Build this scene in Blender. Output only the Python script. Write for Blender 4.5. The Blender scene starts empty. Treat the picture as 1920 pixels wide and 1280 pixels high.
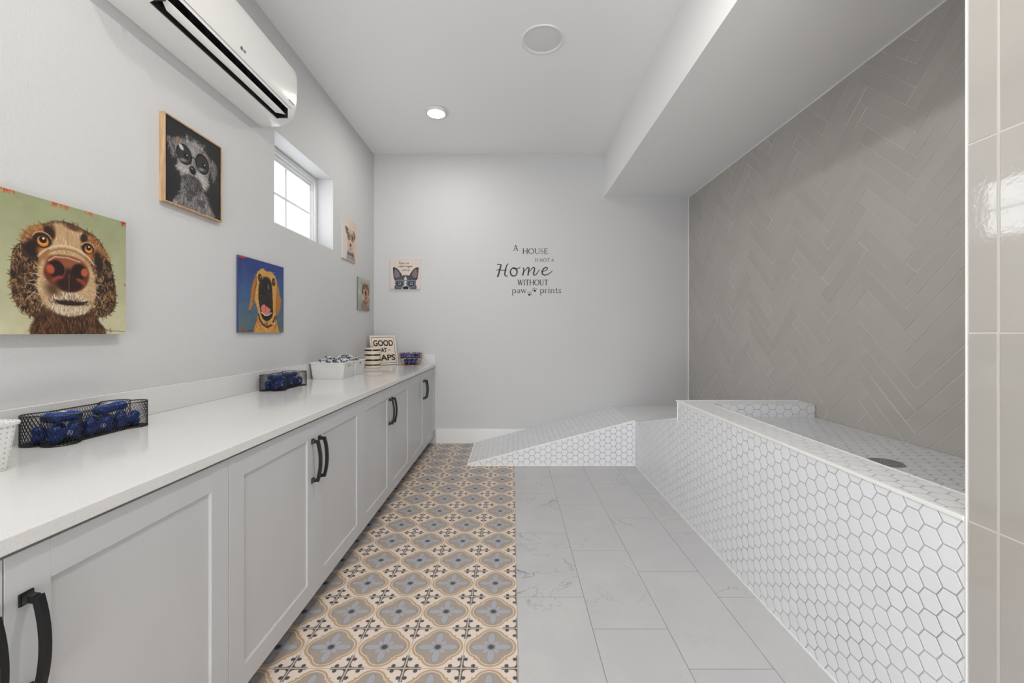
import bpy, bmesh, math, random
import numpy as np
from mathutils import Vector, Matrix

SC = bpy.context.scene
COL = SC.collection
R = math.radians
PI = math.pi

# ------------------------------------------------------------------ camera
cam = bpy.data.objects.new('camera', bpy.data.cameras.new('camera'))
COL.objects.link(cam)
cam.location = (0, 0, 1.2)
cam.rotation_euler = (R(90), 0, 0)
cam.data.sensor_width = 36.0
cam.data.lens = 785 / 1920 * 36
cam.data.shift_y = -16 / 1920
cam.data.clip_start = 0.02
SC.camera = cam

# ------------------------------------------------------------------ world, exposure
world = bpy.data.worlds.new('daylight')
SC.world = world
world.use_nodes = True
wb = world.node_tree.nodes['Background']
wb.inputs[0].default_value = (0.93, 0.97, 1.0, 1)
wb.inputs[1].default_value = 3.7
SC.view_settings.view_transform = 'Standard'
SC.view_settings.look = 'None'
SC.view_settings.gamma = 1
SC.view_settings.use_curve_mapping = False
SC.view_settings.exposure = 0.10


def area_light(name, loc, rot, size, size_y, power, color=(1, 1, 1), shape='RECTANGLE', spread=180):
    l = bpy.data.lights.new(name, 'AREA')
    l.shape = shape
    l.size = size
    if shape in ('RECTANGLE', 'ELLIPSE'):
        l.size_y = size_y
    l.energy = power
    l.color = color
    l.spread = R(spread)
    o = bpy.data.objects.new(name, l)
    o.location = loc
    o.rotation_euler = rot
    COL.objects.link(o)
    return o


# (daylight comes from the sky through the wide opening behind the camera and the windows)
# added fill light at that opening, tilted up to brighten the ceiling
area_light('ceiling_fill_lamp', (-0.15, -3.0, .35), (R(128), 0, 0), 2.2, 1.0, 70, (1.0, 0.985, 0.965))

# ------------------------------------------------------------------ room dimensions (metres)
XL = -1.505      # left wall
XT = 1.11        # tub front / near tiled wall
XR = 1.925       # herringbone wall
YB = 4.562       # back wall
YN = -3.0        # wall behind the camera
ZC = 3.147       # ceiling
ZS = 2.676       # soffit underside
ZCT = 0.864      # counter top


# ------------------------------------------------------------------ node helpers
class E:
    """A value in a shader node tree with arithmetic."""
    def __init__(s, nt, sock):
        s.nt, s.k = nt, sock

    def _m(s, op, *a, clamp=False):
        n = s.nt.nodes.new('ShaderNodeMath')
        n.operation = op
        n.use_clamp = clamp
        for i, x in enumerate((s,) + a):
            if isinstance(x, E):
                s.nt.links.new(x.k, n.inputs[i])
            else:
                n.inputs[i].default_value = float(x)
        return E(s.nt, n.outputs[0])

    def __add__(s, o): return s._m('ADD', o)
    __radd__ = __add__
    def __sub__(s, o): return s._m('SUBTRACT', o)
    def __rsub__(s, o): return s._m('MULTIPLY', -1)._m('ADD', o)
    def __mul__(s, o): return s._m('MULTIPLY', o)
    __rmul__ = __mul__
    def __truediv__(s, o): return s._m('DIVIDE', o)
    def mod(s, o): return s._m('FLOORED_MODULO', o)
    def floor(s): return s._m('FLOOR')
    def abs(s): return s._m('ABSOLUTE')
    def sqrt(s): return s._m('SQRT')
    def min(s, o): return s._m('MINIMUM', o)
    def max(s, o): return s._m('MAXIMUM', o)
    def lt(s, o): return s._m('LESS_THAN', o)
    def gt(s, o): return s._m('GREATER_THAN', o)
    def sin(s): return s._m('SINE')
    def step(s, a, b):
        """smooth 0 to 1 between a and b"""
        n = s.nt.nodes.new('ShaderNodeMapRange')
        n.interpolation_type = 'SMOOTHSTEP'
        s.nt.links.new(s.k, n.inputs[0])
        n.inputs[1].default_value = a
        n.inputs[2].default_value = b
        return E(s.nt, n.outputs[0])


def lin(c):
    return tuple(((x / 255) / 12.92 if x / 255 <= 0.04045 else ((x / 255 + 0.055) / 1.055) ** 2.4) for x in c)


class MatB:
    def __init__(s, name):
        s.m = bpy.data.materials.new(name)
        s.m.use_nodes = True
        s.nt = s.m.node_tree
        s.b = s.nt.nodes['Principled BSDF']

    def col(s, c):
        n = s.nt.nodes.new('ShaderNodeRGB')
        n.outputs[0].default_value = (*lin(c), 1)
        return n.outputs[0]

    def mix(s, f, a, b):
        n = s.nt.nodes.new('ShaderNodeMix')
        n.data_type = 'RGBA'
        for i, x in ((0, f), (6, a), (7, b)):
            if isinstance(x, E):
                x = x.k
            if isinstance(x, tuple):
                x = s.col(x)
            if isinstance(x, (int, float)):
                n.inputs[i].default_value = x
            else:
                s.nt.links.new(x, n.inputs[i])
        return n.outputs[2]

    def noise(s, vec, scale, detail=3, rough=.5, dist=0):
        n = s.nt.nodes.new('ShaderNodeTexNoise')
        n.inputs['Scale'].default_value = scale
        n.inputs['Detail'].default_value = detail
        n.inputs['Roughness'].default_value = rough
        n.inputs['Distortion'].default_value = dist
        if vec is not None:
            s.nt.links.new(vec, n.inputs['Vector'])
        return E(s.nt, n.outputs[0])

    def white(s, vec):
        n = s.nt.nodes.new('ShaderNodeTexWhiteNoise')
        n.noise_dimensions = '3D'
        s.nt.links.new(vec, n.inputs[0])
        return E(s.nt, n.outputs[0])

    def pos(s):
        n = s.nt.nodes.new('ShaderNodeNewGeometry')
        return n.outputs['Position']

    def objco(s):
        n = s.nt.nodes.new('ShaderNodeTexCoord')
        return n.outputs['Object']

    def uv(s):
        n = s.nt.nodes.new('ShaderNodeTexCoord')
        return n.outputs['UV']

    def sep(s, v):
        n = s.nt.nodes.new('ShaderNodeSeparateXYZ')
        s.nt.links.new(v, n.inputs[0])
        return [E(s.nt, n.outputs[i]) for i in range(3)]

    def comb(s, x, y, z=0.0):
        n = s.nt.nodes.new('ShaderNodeCombineXYZ')
        for i, a in enumerate((x, y, z)):
            if isinstance(a, E):
                s.nt.links.new(a.k, n.inputs[i])
            else:
                n.inputs[i].default_value = a
        return n.outputs[0]

    def base(s, x):
        if isinstance(x, tuple):
            s.b.inputs['Base Color'].default_value = (*lin(x), 1)
        else:
            s.nt.links.new(x, s.b.inputs['Base Color'])
        return s

    def set(s, rough=None, metal=None, spec=None, coat=None):
        if rough is not None:
            if isinstance(rough, E):
                s.nt.links.new(rough.k, s.b.inputs['Roughness'])
            else:
                s.b.inputs['Roughness'].default_value = rough
        if metal is not None:
            s.b.inputs['Metallic'].default_value = metal
        if spec is not None:
            s.b.inputs['Specular IOR Level'].default_value = spec
        if coat is not None:
            s.b.inputs['Coat Weight'].default_value = coat
            s.b.inputs['Coat Roughness'].default_value = 0.05
        return s

    def bump(s, h, dist=.001, strength=1.0):
        n = s.nt.nodes.new('ShaderNodeBump')
        n.inputs['Distance'].default_value = dist
        n.inputs['Strength'].default_value = strength
        s.nt.links.new(h.k, n.inputs['Height'])
        s.nt.links.new(n.outputs[0], s.b.inputs['Normal'])
        return s


def simple(name, c, rough=.5, metal=0, spec=None, bump=None, var=0):
    m = MatB(name)
    if var:
        n = m.noise(m.objco(), 6, 4)
        dark = tuple(max(0, x - var) for x in c)
        m.base(m.mix(n.step(.3, .7), dark, c))
    else:
        m.base(c)
    m.set(rough, metal, spec)
    if bump:
        m.bump(m.noise(m.objco(), bump[0], 3), bump[1])
    return m.m


M = {}
# painted plaster walls with a faint orange-peel
def paint(name, c, sc=140, d=.0009, rough=.6):
    m = MatB(name)
    m.base(c).set(rough, spec=.3)
    m.bump(m.noise(m.pos(), sc, 2, .5), d)
    return m.m


M['wall'] = paint('wall_paint', (200, 200, 201))
M['ceiling'] = paint('ceiling_paint', (236, 236, 236), 90, .0004, .8)
M['white_paint'] = simple('white_trim_paint', (226, 226, 226), .4)
M['cabinet'] = simple('cabinet_lacquer', (194, 195, 197), .38, var=2)
M['black_metal'] = simple('black_iron', (20, 20, 21), .42, .2, bump=(300, .0002))
M['toe'] = simple('toe_kick_paint', (120, 121, 123), .6)
M['vinyl'] = simple('white_vinyl', (232, 233, 235), .35)
M['plastic_white'] = simple('white_gloss_plastic', (232, 232, 230), .2)
M['plastic_dark'] = simple('black_plastic', (10, 10, 10), .5)
M['basket_white'] = None
M['blue'] = simple('blue_vinyl', (8, 50, 124), .3, bump=(120, .0006), var=8)
M['logo_white'] = simple('white_print', (225, 228, 232), .5)
M['steel'] = simple('brushed_steel', (170, 170, 172), .28, 1)
M['gold'] = simple('rose_gold_wire', (212, 160, 105), .25, 1)
M['decal'] = simple('charcoal_vinyl', (38, 40, 42), .6)
M['ink'] = simple('black_ink', (30, 27, 26), .7)
M['edge_trim'] = simple('white_edge_profile', (238, 238, 236), .25)
M['grout'] = simple('pale_grout', (198, 194, 188), .8, bump=(400, .0004))
M['canvas_edge'] = simple('canvas_edge', (222, 214, 202), .8)
M['oak'] = None
M['cream'] = simple('cream_ceramic', (226, 209, 190), .3)
M['ceramic_black'] = simple('black_ceramic', (18, 17, 18), .2)
M['sign_face'] = simple('cream_board', (232, 216, 202), .7, bump=(500, .0003), var=6)
M['sign_rim'] = simple('white_board_rim', (236, 230, 222), .5)
M['speaker_mesh'] = simple('pale_grille', (216, 216, 216), .7, bump=(900, .0006))
M['lamp_body'] = simple('white_lamp_body', (222, 220, 216), .4)


def m_oak():
    m = MatB('light_oak')
    x, y, z = m.sep(m.objco())
    g = m.noise(m.comb(x * 90, y * 90, z * 8), 1.2, 4, .6, .4)
    m.base(m.mix(g.step(.3, .7), (164, 130, 94), (196, 164, 126))).set(.55)
    return m.m


M['oak'] = m_oak()


def m_basket():
    m = MatB('woven_white_plastic')
    u, v, _ = m.sep(m.uv())
    a = ((u / .0125).mod(1) - .5).abs()
    b = ((v / .0125).mod(1) - .5).abs()
    hole = (a.max(b)).lt(.17)
    line = (a.max(b)).gt(.46)
    m.base(m.mix(hole, m.mix(line * .4, (224, 224, 222), (192, 192, 192)), (188, 188, 188))).set(.4)
    m.bump((a.max(b)).step(.12, .24), .0008)
    return m.m


M['basket_white'] = m_basket()


def m_quartz():
    m = MatB('white_quartz')
    p = m.pos()
    s1 = m.noise(p, 420, 2, .6).step(.60, .70)
    s2 = m.noise(p, 190, 2, .6).step(.62, .70)
    c = m.mix(s1 * .5, (216, 216, 215), (156, 156, 156))
    c = m.mix(s2 * .4, c, (180, 180, 178))
    c = m.mix(m.noise(p, 3, 4).step(.35, .7) * .25, c, (212, 210, 208))
    m.base(c).set(.11, spec=.5)
    return m.m


M['quartz'] = m_quartz()


def m_hex(name, tile, rough, gl, gd, glaze):
    """small hexagon mosaic, flat edges along u"""
    m = MatB(name)
    u, v, _ = m.sep(m.uv())
    p = .0566
    s = p / math.sqrt(3)
    rx, ry = 3 * s, p
    ax, ay = (u.mod(rx) - rx / 2), (v.mod(ry) - ry / 2)
    bx, by = ((u - rx / 2).mod(rx) - rx / 2), ((v - ry / 2).mod(ry) - ry / 2)
    da, db = ax * ax + ay * ay, bx * bx + by * by
    pick = da.lt(db)
    gx = ax * pick + bx * (1 - pick)
    gy = ay * pick + by * (1 - pick)
    cx, cy = u - gx, v - gy
    hx, hy = gx.abs(), gy.abs()
    d = p / 2 - hy.max(hy * .5 + hx * .8660254)
    g = 1 - d.step(.0004, .0019)
    wn = m.white(m.comb((cx / .01).floor(), (cy / .01).floor(), 0.0))
    pn = m.noise(m.pos(), 3.5, 2)
    gc = m.mix(pn.step(.50, .68), gl, gd)
    tc = m.mix(wn, tuple(x - 4 for x in tile), tile)
    m.base(m.mix(g, tc, gc))
    m.set(g * .5 + rough, spec=.45)
    h = d.step(.0005, .0035) * 1.0 + wn * .12
    m.bump(h, glaze)
    return m.m


M['hex'] = m_hex('white_hexagon_mosaic', (232, 233, 236), .22, (172, 173, 176), (138, 140, 144), .0012)
M['hex_ramp'] = m_hex('white_hexagon_mosaic_dark_grout', (230, 231, 234), .26, (112, 115, 120), (86, 90, 96), .0010)
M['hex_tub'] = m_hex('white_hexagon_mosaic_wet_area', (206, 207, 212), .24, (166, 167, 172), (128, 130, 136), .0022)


def m_marble():
    m = MatB('marble_look_floor_tiles')
    x, y, z = m.sep(m.pos())
    cx = ((x - .022) / .305)
    k = cx.floor()
    yy = (y - 1.902 + k * .2033) / .61
    j = yy.floor()
    du = ((cx - k) - .5).abs() * -.305 + .1525
    dv = ((yy - j) - .5).abs() * -.61 + .305
    d = du.min(dv)
    g = 1 - d.step(.0006, .0018)
    r1 = m.white(m.comb(k, j, 3.0))
    co = m.comb(x + r1 * 17, y + k * 3.7 + j * 5.1, r1 * 9)
    n1 = m.noise(co, 2.6, 6, .6, 1.1)
    n2 = m.noise(co, 6.5, 6, .65, .8)
    msk = m.noise(co, 1.7, 2).step(.48, .66)
    v1 = 1 - (n1 - .5).abs().step(0, .008)
    v2 = 1 - (n2 - .5).abs().step(0, .02)
    msk2 = m.noise(co, 4.0, 3).step(.50, .70)
    cl = m.noise(co, 3.2, 5, .6).step(.3, .75)
    c = m.mix(cl, (184, 184, 186), (192, 191, 191))
    c = m.mix(v2 * msk2 * .22, c, (150, 150, 154))
    c = m.mix(v1 * msk * .75, c, (118, 118, 122))
    c = m.mix(g, c, (134, 134, 134))
    m.base(c).set(.38, spec=.4)
    m.bump(1 - g, .0008)
    return m.m


M['marble'] = m_marble()


def m_pattern():
    """encaustic look: quatrefoil with a four-petal flower, crosses at the corners"""
    m = MatB('patterned_encaustic_tiles')
    x, y, z = m.sep(m.pos())
    T = .2039
    fx = ((x - .022) / T + 50).mod(1)
    fy = ((y - 1.4987) / T + 50).mod(1)
    cx, cy = (fx - .5).abs(), (fy - .5).abs()
    a, b = cx.max(cy), cx.min(cy)

    def foil(r, q):
        # distance-like: negative inside
        d1 = ((a - .2) * (a - .2) + b * b).sqrt() - r
        d2 = a - q
        return d1.min(d2)
    w = .004
    def inside(d): return 1 - d.step(-w, w)
    c = m.col((220, 205, 193))
    wn = m.noise(m.pos(), 9, 3)
    tan = m.mix(wn, (176, 150, 120), (188, 160, 128))
    c = m.mix(inside(foil(.275, .305)), c, tan)
    c = m.mix(inside(foil(.235, .265)), c, (222, 204, 184))
    c = m.mix(inside(foil(.220, .250)), c, (162, 150, 140))
    petal = (164, 166, 173)
    # long petals on the axes
    e1 = (((a - .215) / .155) * ((a - .215) / .155) + (b / .064) * (b / .064)).sqrt() - 1
    # small petals on the diagonals
    p_, q_ = (cx + cy) * .7071, (cx - cy) * .7071
    e2 = (((p_ - .135) / .062) * ((p_ - .135) / .062) + (q_ / .042) * (q_ / .042)).sqrt() - 1
    rr = (cx * cx + cy * cy).sqrt()
    em = e1.min(e2)
    c = m.mix((1 - em.step(.06, .26)) * .6, c, (136, 128, 124))
    c = m.mix(1 - em.step(-.05, .05), c, petal)
    c = m.mix(1 - rr.step(.078, .086), c, (140, 136, 138))
    c = m.mix(1 - rr.step(.05, .058), c, (72, 72, 80))
    # corner crosses
    kx, ky = .5 - cx, .5 - cy
    u, v = kx.max(ky), kx.min(ky)
    arm = (v - .030).max(u - .295)
    blob = (((u - .205) * (u - .205)) + ((v - .058) * (v - .058))).sqrt() - .038
    fil = (u - .09).max((((u - .095) * (u - .095)) + ((v - .095) * (v - .095))).sqrt() * -1 + .062)
    cr = arm.min(blob).min(fil)
    dark = m.mix(wn, (70, 68, 72), (82, 78, 80))
    c = m.mix(inside(cr), c, dark)
    c = m.mix(1 - v.step(.009, .015), c, (214, 200, 186))
    c = m.mix((1 - v.step(.0028, .0052)) * .75, c, (140, 128, 118))
    c = m.mix(m.noise(m.pos(), 40, 4).step(.4, .8) * .12, c, (140, 125, 112))
    m.base(c).set(.42, spec=.35)
    m.bump(v.step(.002, .008), .0005)
    return m.m


M['pattern'] = m_pattern()


def m_glaze(nm, lo, hi):
    m = MatB(nm)
    at = m.nt.nodes.new('ShaderNodeAttribute')
    at.attribute_name = 'shade'
    sh = E(m.nt, at.outputs['Fac'])
    n = m.noise(m.pos(), 5, 4, .6)
    c = m.mix(sh, (174, 170, 164), (180, 176, 170))
    c = m.mix(n.step(.3, .8) * .3, c, (167, 163, 157))
    m.base(c).set(.05, spec=.8)
    w = m.noise(m.pos(), 7, 2, .5) * lo + m.noise(m.pos(), 90, 2, .5) * hi
    m.bump(w, .0022)
    return m.m


M['glaze'] = m_glaze('greige_glazed_tile', .45, .05)
M['glaze_near'] = m_glaze('greige_glazed_tall_tile', .16, .10)
M['glaze_near'].node_tree.nodes['Principled BSDF'].inputs['Coat Weight'].default_value = 1.0
M['glaze_near'].node_tree.nodes['Principled BSDF'].inputs['Coat Roughness'].default_value = .02


def m_glass():
    m = bpy.data.materials.new('window_glass')
    m.use_nodes = True
    nt = m.node_tree
    nt.nodes.remove(nt.nodes['Principled BSDF'])
    t = nt.nodes.new('ShaderNodeBsdfTransparent')
    g = nt.nodes.new('ShaderNodeBsdfGlossy')
    g.inputs['Roughness'].default_value = .02
    mx = nt.nodes.new('ShaderNodeMixShader')
    mx.inputs[0].default_value = .06
    nt.links.new(t.outputs[0], mx.inputs[1])
    nt.links.new(g.outputs[0], mx.inputs[2])
    nt.links.new(mx.outputs[0], nt.nodes['Material Output'].inputs[0])
    return m


M['glass'] = m_glass()


def m_emit(name, c, s):
    m = MatB(name)
    m.base(c)
    m.b.inputs['Emission Color'].default_value = (*lin(c), 1)
    m.b.inputs['Emission Strength'].default_value = s
    return m.m


M['lens'] = m_emit('lit_lens', (255, 250, 240), 10)


def m_attr(name, rough=.6, weave=.0004):
    m = MatB(name)
    at = m.nt.nodes.new('ShaderNodeAttribute')
    at.attribute_name = 'paint'
    m.base(at.outputs['Color']).set(rough, spec=.3)
    x, y, z = m.sep(m.uv())
    wv = (x * 2600).sin() * (y * 2600).sin()
    m.bump(wv, weave)
    return m.m


M['art'] = m_attr('printed_canvas')
M['art_smooth'] = m_attr('printed_board', .45, .0001)


def m_foil():
    m = MatB('crinkled_wrapper')
    p = m.objco()
    n = m.noise(p, 60, 2, .5, .5)
    k = m.noise(p, 30, 1)
    c = m.mix(n.step(.44, .50), (24, 25, 48), (206, 208, 212))
    m.base(c).set(.3)
    m.bump(k, .004)
    return m.m


M['foil'] = m_foil()


# ------------------------------------------------------------------ mesh helpers
class MB:
    fix = False

    def __init__(s):
        s.bm = bmesh.new()

    def box(s, x0, x1, y0, y1, z0, z1, bevel=0, mat=0, seg=2):
        t = bmesh.new()
        bmesh.ops.create_cube(t, size=1)
        for v in t.verts:
            v.co = Vector(((x0 + x1) / 2 + v.co.x * (x1 - x0), (y0 + y1) / 2 + v.co.y * (y1 - y0), (z0 + z1) / 2 + v.co.z * (z1 - z0)))
        if bevel:
            bmesh.ops.bevel(t, geom=list(t.edges), offset=bevel, segments=seg, affect='EDGES', profile=.5)
        return s.take(t, mat)

    def take(s, t, mat=0, mtx=None):
        if mtx is not None:
            bmesh.ops.transform(t, matrix=mtx, verts=t.verts)
        for f in t.faces:
            f.material_index = mat
        me = bpy.data.meshes.new('tmp')
        t.to_mesh(me)
        t.free()
        s.bm.from_mesh(me)
        bpy.data.meshes.remove(me)
        return s

    def prism(s, pts, axis, a0, a1, mat=0, bevel=0):
        """polygon pts in the plane across axis ('x': (y,z), 'y': (x,z), 'z': (x,y)), extruded a0..a1"""
        t = bmesh.new()
        def P(p, a):
            return {'x': (a, p[0], p[1]), 'y': (p[0], a, p[1]), 'z': (p[0], p[1], a)}[axis]
        A = [t.verts.new(P(p, a0)) for p in pts]
        B = [t.verts.new(P(p, a1)) for p in pts]
        n = len(pts)
        t.faces.new(A)
        t.faces.new(B[::-1])
        for i in range(n):
            t.faces.new((A[i], B[i], B[(i + 1) % n], A[(i + 1) % n]))
        bmesh.ops.recalc_face_normals(t, faces=t.faces)
        if bevel:
            bmesh.ops.bevel(t, geom=list(t.edges), offset=bevel, segments=2, affect='EDGES', profile=.5)
        return s.take(t, mat)

    def tube(s, pts, r, n=8, mat=0, closed=False, square=False, flat=None):
        t = bmesh.new()
        pts = [Vector(p) for p in pts]
        N = len(pts)
        rings = []
        up = Vector((0, 0, 1))
        prev = None
        for i, p in enumerate(pts):
            if closed:
                d = pts[(i + 1) % N] - pts[i - 1]
            else:
                d = pts[min(i + 1, N - 1)] - pts[max(i - 1, 0)]
            d.normalize()
            if prev is None:
                ref = up if abs(d.dot(up)) < .95 else Vector((1, 0, 0))
                a = d.cross(ref).normalized()
            else:
                a = (prev - d * prev.dot(d)).normalized()
            prev = a
            b = d.cross(a)
            rr = r[i] if isinstance(r, (list, tuple)) else r
            ring = []
            for k in range(n):
                an = 2 * PI * k / n + (PI / 4 if square else 0)
                ring.append(t.verts.new(p + (a * math.cos(an) + b * math.sin(an)) * rr))
            rings.append(ring)
        for i in range(N if closed else N - 1):
            A, B = rings[i], rings[(i + 1) % N]
            for k in range(n):
                t.faces.new((A[k], A[(k + 1) % n], B[(k + 1) % n], B[k]))
        if not closed:
            t.faces.new(rings[0][::-1])
            t.faces.new(rings[-1])
        bmesh.ops.recalc_face_normals(t, faces=t.faces)
        return s.take(t, mat)

    def lathe(s, prof, c=(0, 0, 0), n=48, mat=0, cap=True):
        t = bmesh.new()
        rings = []
        for (r, z) in prof:
            rings.append([t.verts.new((c[0] + r * math.cos(2 * PI * k / n), c[1] + r * math.sin(2 * PI * k / n), c[2] + z)) for k in range(n)])
        for A, B in zip(rings, rings[1:]):
            for k in range(n):
                t.faces.new((A[k], A[(k + 1) % n], B[(k + 1) % n], B[k]))
        if cap:
            if prof[0][0] > 1e-4: t.faces.new(rings[0][::-1])
            if prof[-1][0] > 1e-4: t.faces.new(rings[-1])
        bmesh.ops.recalc_face_normals(t, faces=t.faces)
        return s.take(t, mat)

    def quad(s, a, b, c, d, mat=0):
        f = s.bm.faces.new([s.bm.verts.new(p) for p in (a, b, c, d)])
        f.material_index = mat
        return s

    def build(s, name, mats, parent=None, smooth=False, uv=None, loc=None, world=False):
        bm = s.bm
        bmesh.ops.recalc_face_normals(bm, faces=[f for f in bm.faces]) if s.fix else None
        if uv:
            L = bm.loops.layers.uv.verify()
            bm.normal_update()
            for f in bm.faces:
                nx, ny, nz = (abs(q) for q in f.normal)
                for l in f.loops:
                    x, y, z = l.vert.co
                    if nz > .6:
                        q = (x, y) if uv == 'ramp' else (y, x)
                    elif nx > ny:
                        q = (y, z)
                    else:
                        q = (x, z)
                    l[L].uv = (q[0] + HEXO[0], q[1] + HEXO[1])
        if world:
            bmesh.ops.translate(bm, vec=-parent.location, verts=bm.verts)
        me = bpy.data.meshes.new(name)
        bm.to_mesh(me)
        bm.free()
        if not isinstance(mats, (list, tuple)):
            mats = [mats]
        for m_ in mats:
            me.materials.append(m_)
        o = bpy.data.objects.new(name, me)
        COL.objects.link(o)
        if parent is not None:
            o.parent = parent
        if loc is not None:
            o.location = loc
        if smooth:
            for p in me.polygons:
                p.use_smooth = True
            me.set_sharp_from_angle(angle=R(smooth if smooth is not True else 40))
        return o


# the mosaic's lattice offset, so that a hexagon centre falls at (1.063, 0.063)
_p = .0566
_rx = 3 * _p / math.sqrt(3)
HEXO = (_rx / 2 - (1.063 % _rx), _p / 2 - (.063 % _p))


def tag(o, label=None, cat=None, group=None, kind=None):
    if label: o['label'] = label
    if cat: o['category'] = cat
    if group: o['group'] = group
    if kind: o['kind'] = kind
    return o


def thing(name, loc, label, cat, group=None, rot=(0, 0, 0)):
    o = bpy.data.objects.new(name, None)
    o.empty_display_size = .05
    COL.objects.link(o)
    o.location = loc
    o.rotation_euler = rot
    return tag(o, label, cat, group)


def struct(mb, name, mats, **k):
    o = mb.build(name, mats, **k)
    o['kind'] = 'structure'
    return o


def copy_tree(o, parent=None):
    c = o.copy()
    COL.objects.link(c)
    if parent is not None:
        c.parent = parent
    for ch in list(o.children):
        copy_tree(ch, c)
    return c


def text_mesh(body, size, bold=0, depth=.0006, spacing=1.0, align='CENTER'):
    cu = bpy.data.curves.new('t', 'FONT')
    cu.body = body
    cu.size = size
    cu.offset = bold
    cu.extrude = depth
    cu.space_character = spacing
    cu.align_x = align
    o = bpy.data.objects.new('t', cu)
    COL.objects.link(o)
    bpy.context.view_layer.update()
    dg = bpy.context.evaluated_depsgraph_get()
    me = bpy.data.meshes.new_from_object(o.evaluated_get(dg))
    bpy.data.objects.remove(o)
    return me


def baked(o, mods):
    """apply the modifiers on o's mesh without operators"""
    for f in mods:
        f(o)
    bpy.context.view_layer.update()
    dg = bpy.context.evaluated_depsgraph_get()
    me = bpy.data.meshes.new_from_object(o.evaluated_get(dg))
    o.modifiers.clear()
    o.data = me
    return o

# ================================================================== THE SETTING
fl = MB().box(XL - .2, .022, YN - .1, YB + .1, -.05, 0)
struct(fl, 'floor', M['pattern'])
fl = MB().box(.022, 2.1, YN - .1, YB + .1, -.05, 0)
struct(fl, 'floor', M['marble'])

WY0, WY1, WZ0, WZ1 = 2.652, 3.521, 1.897, 2.487
w = MB()
w.box(XL - .2, XL, YN - .1, -1.6, 0, ZC)
w.box(XL - .2, XL, -1.6, -.5, 0, 1.0)
w.box(XL - .2, XL, -1.6, -.5, 2.45, ZC)
w.box(XL - .2, XL, -.5, WY0, 0, ZC)
w.box(XL - .2, XL, WY1, YB + .1, 0, ZC)
w.box(XL - .2, XL, WY0, WY1, 0, WZ0)
w.box(XL - .2, XL, WY0, WY1, WZ1, ZC)
struct(w, 'wall_left', M['wall'])
struct(MB().box(XL, 2.12, YB, YB + .1, 0, ZC), 'wall_back', M['wall'])
w = MB()
w.box(XL, -1.3, YN - .1, YN, 0, ZC).box(.98, XT, YN - .1, YN, 0, ZC)
w.box(-1.3, .98, YN - .1, YN, 0, .15).box(-1.3, .98, YN - .1, YN, 2.75, ZC)
struct(w, 'wall_front', M['wall'])
struct(MB().box(XL - .2, 2.12, YN - .1, YB + .1, ZC, ZC + .08), 'ceiling', M['ceiling'])
struct(MB().box(1.0, 2.12, .2, YB, ZS, ZC), 'ceiling', M['ceiling'])
struct(MB().box(-.826, .19, YB - .016, YB, 0, .160, bevel=.003), 'baseboard_back', M['white_paint'])


def shade_layer(o, f):
    """one random shade per loose tile"""
    me = o.data
    at = me.attributes.new('shade', 'FLOAT', 'FACE')
    at.data.foreach_set('value', f)


# herringbone wall: individual glazed tiles in a grout bed
def tile_mesh(quads, thick, grout_box, name, clip, seed, gl='glaze', bow=.0045):
    """quads: list of 4 (s,t) corners; built in x = -height, y = s, z = t against the plane x = X0"""
    rnd = random.Random(seed)
    X0 = clip['x']
    bm = bmesh.new()
    shades = []
    for q in quads:
        cs, ct = sum(p[0] for p in q) / 4, sum(p[1] for p in q) / 4
        ta, tb = rnd.uniform(-bow, bow), rnd.uniform(-bow, bow)
        t = bmesh.new()
        lo = [t.verts.new((X0 + thick, p[0], p[1])) for p in q]
        hi = []
        for p in q:
            hi.append(t.verts.new((X0 + ta * (p[0] - cs) + tb * (p[1] - ct), p[0], p[1])))
        t.faces.new(hi)
        for i in range(4):
            t.faces.new((lo[i], lo[(i + 1) % 4], hi[(i + 1) % 4], hi[i]))
        bmesh.ops.recalc_face_normals(t, faces=t.faces)
        top = [e for e in t.edges if all(v in hi for v in e.verts)]
        bmesh.ops.bevel(t, geom=top, offset=.0018, segments=2, affect='EDGES', profile=.5)
        for (co, no) in (((0, clip['y0'], 0), (0, -1, 0)), ((0, clip['y1'], 0), (0, 1, 0)), ((0, 0, clip['z0']), (0, 0, -1)), ((0, 0, clip['z1']), (0, 0, 1))):
            bmesh.ops.bisect_plane(t, geom=list(t.verts) + list(t.edges) + list(t.faces), plane_co=co, plane_no=no, clear_outer=True)
        if not t.faces:
            t.free()
            continue
        sh = rnd.random()
        n0 = len(t.faces)
        me = bpy.data.meshes.new('tmp')
        t.to_mesh(me)
        t.free()
        bm.from_mesh(me)
        bpy.data.meshes.remove(me)
        shades += [sh] * n0
    mb = MB()
    n_t = len(bm.faces)
    mb.bm.free()
    mb.bm = bm
    mb.box(*grout_box, mat=1)
    shades += [0.5] * 6
    o = struct(mb, name, [M[gl], M['grout']])
    # normals of the tile tops must face the room
    shade_layer(o, shades)
    return o


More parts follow.
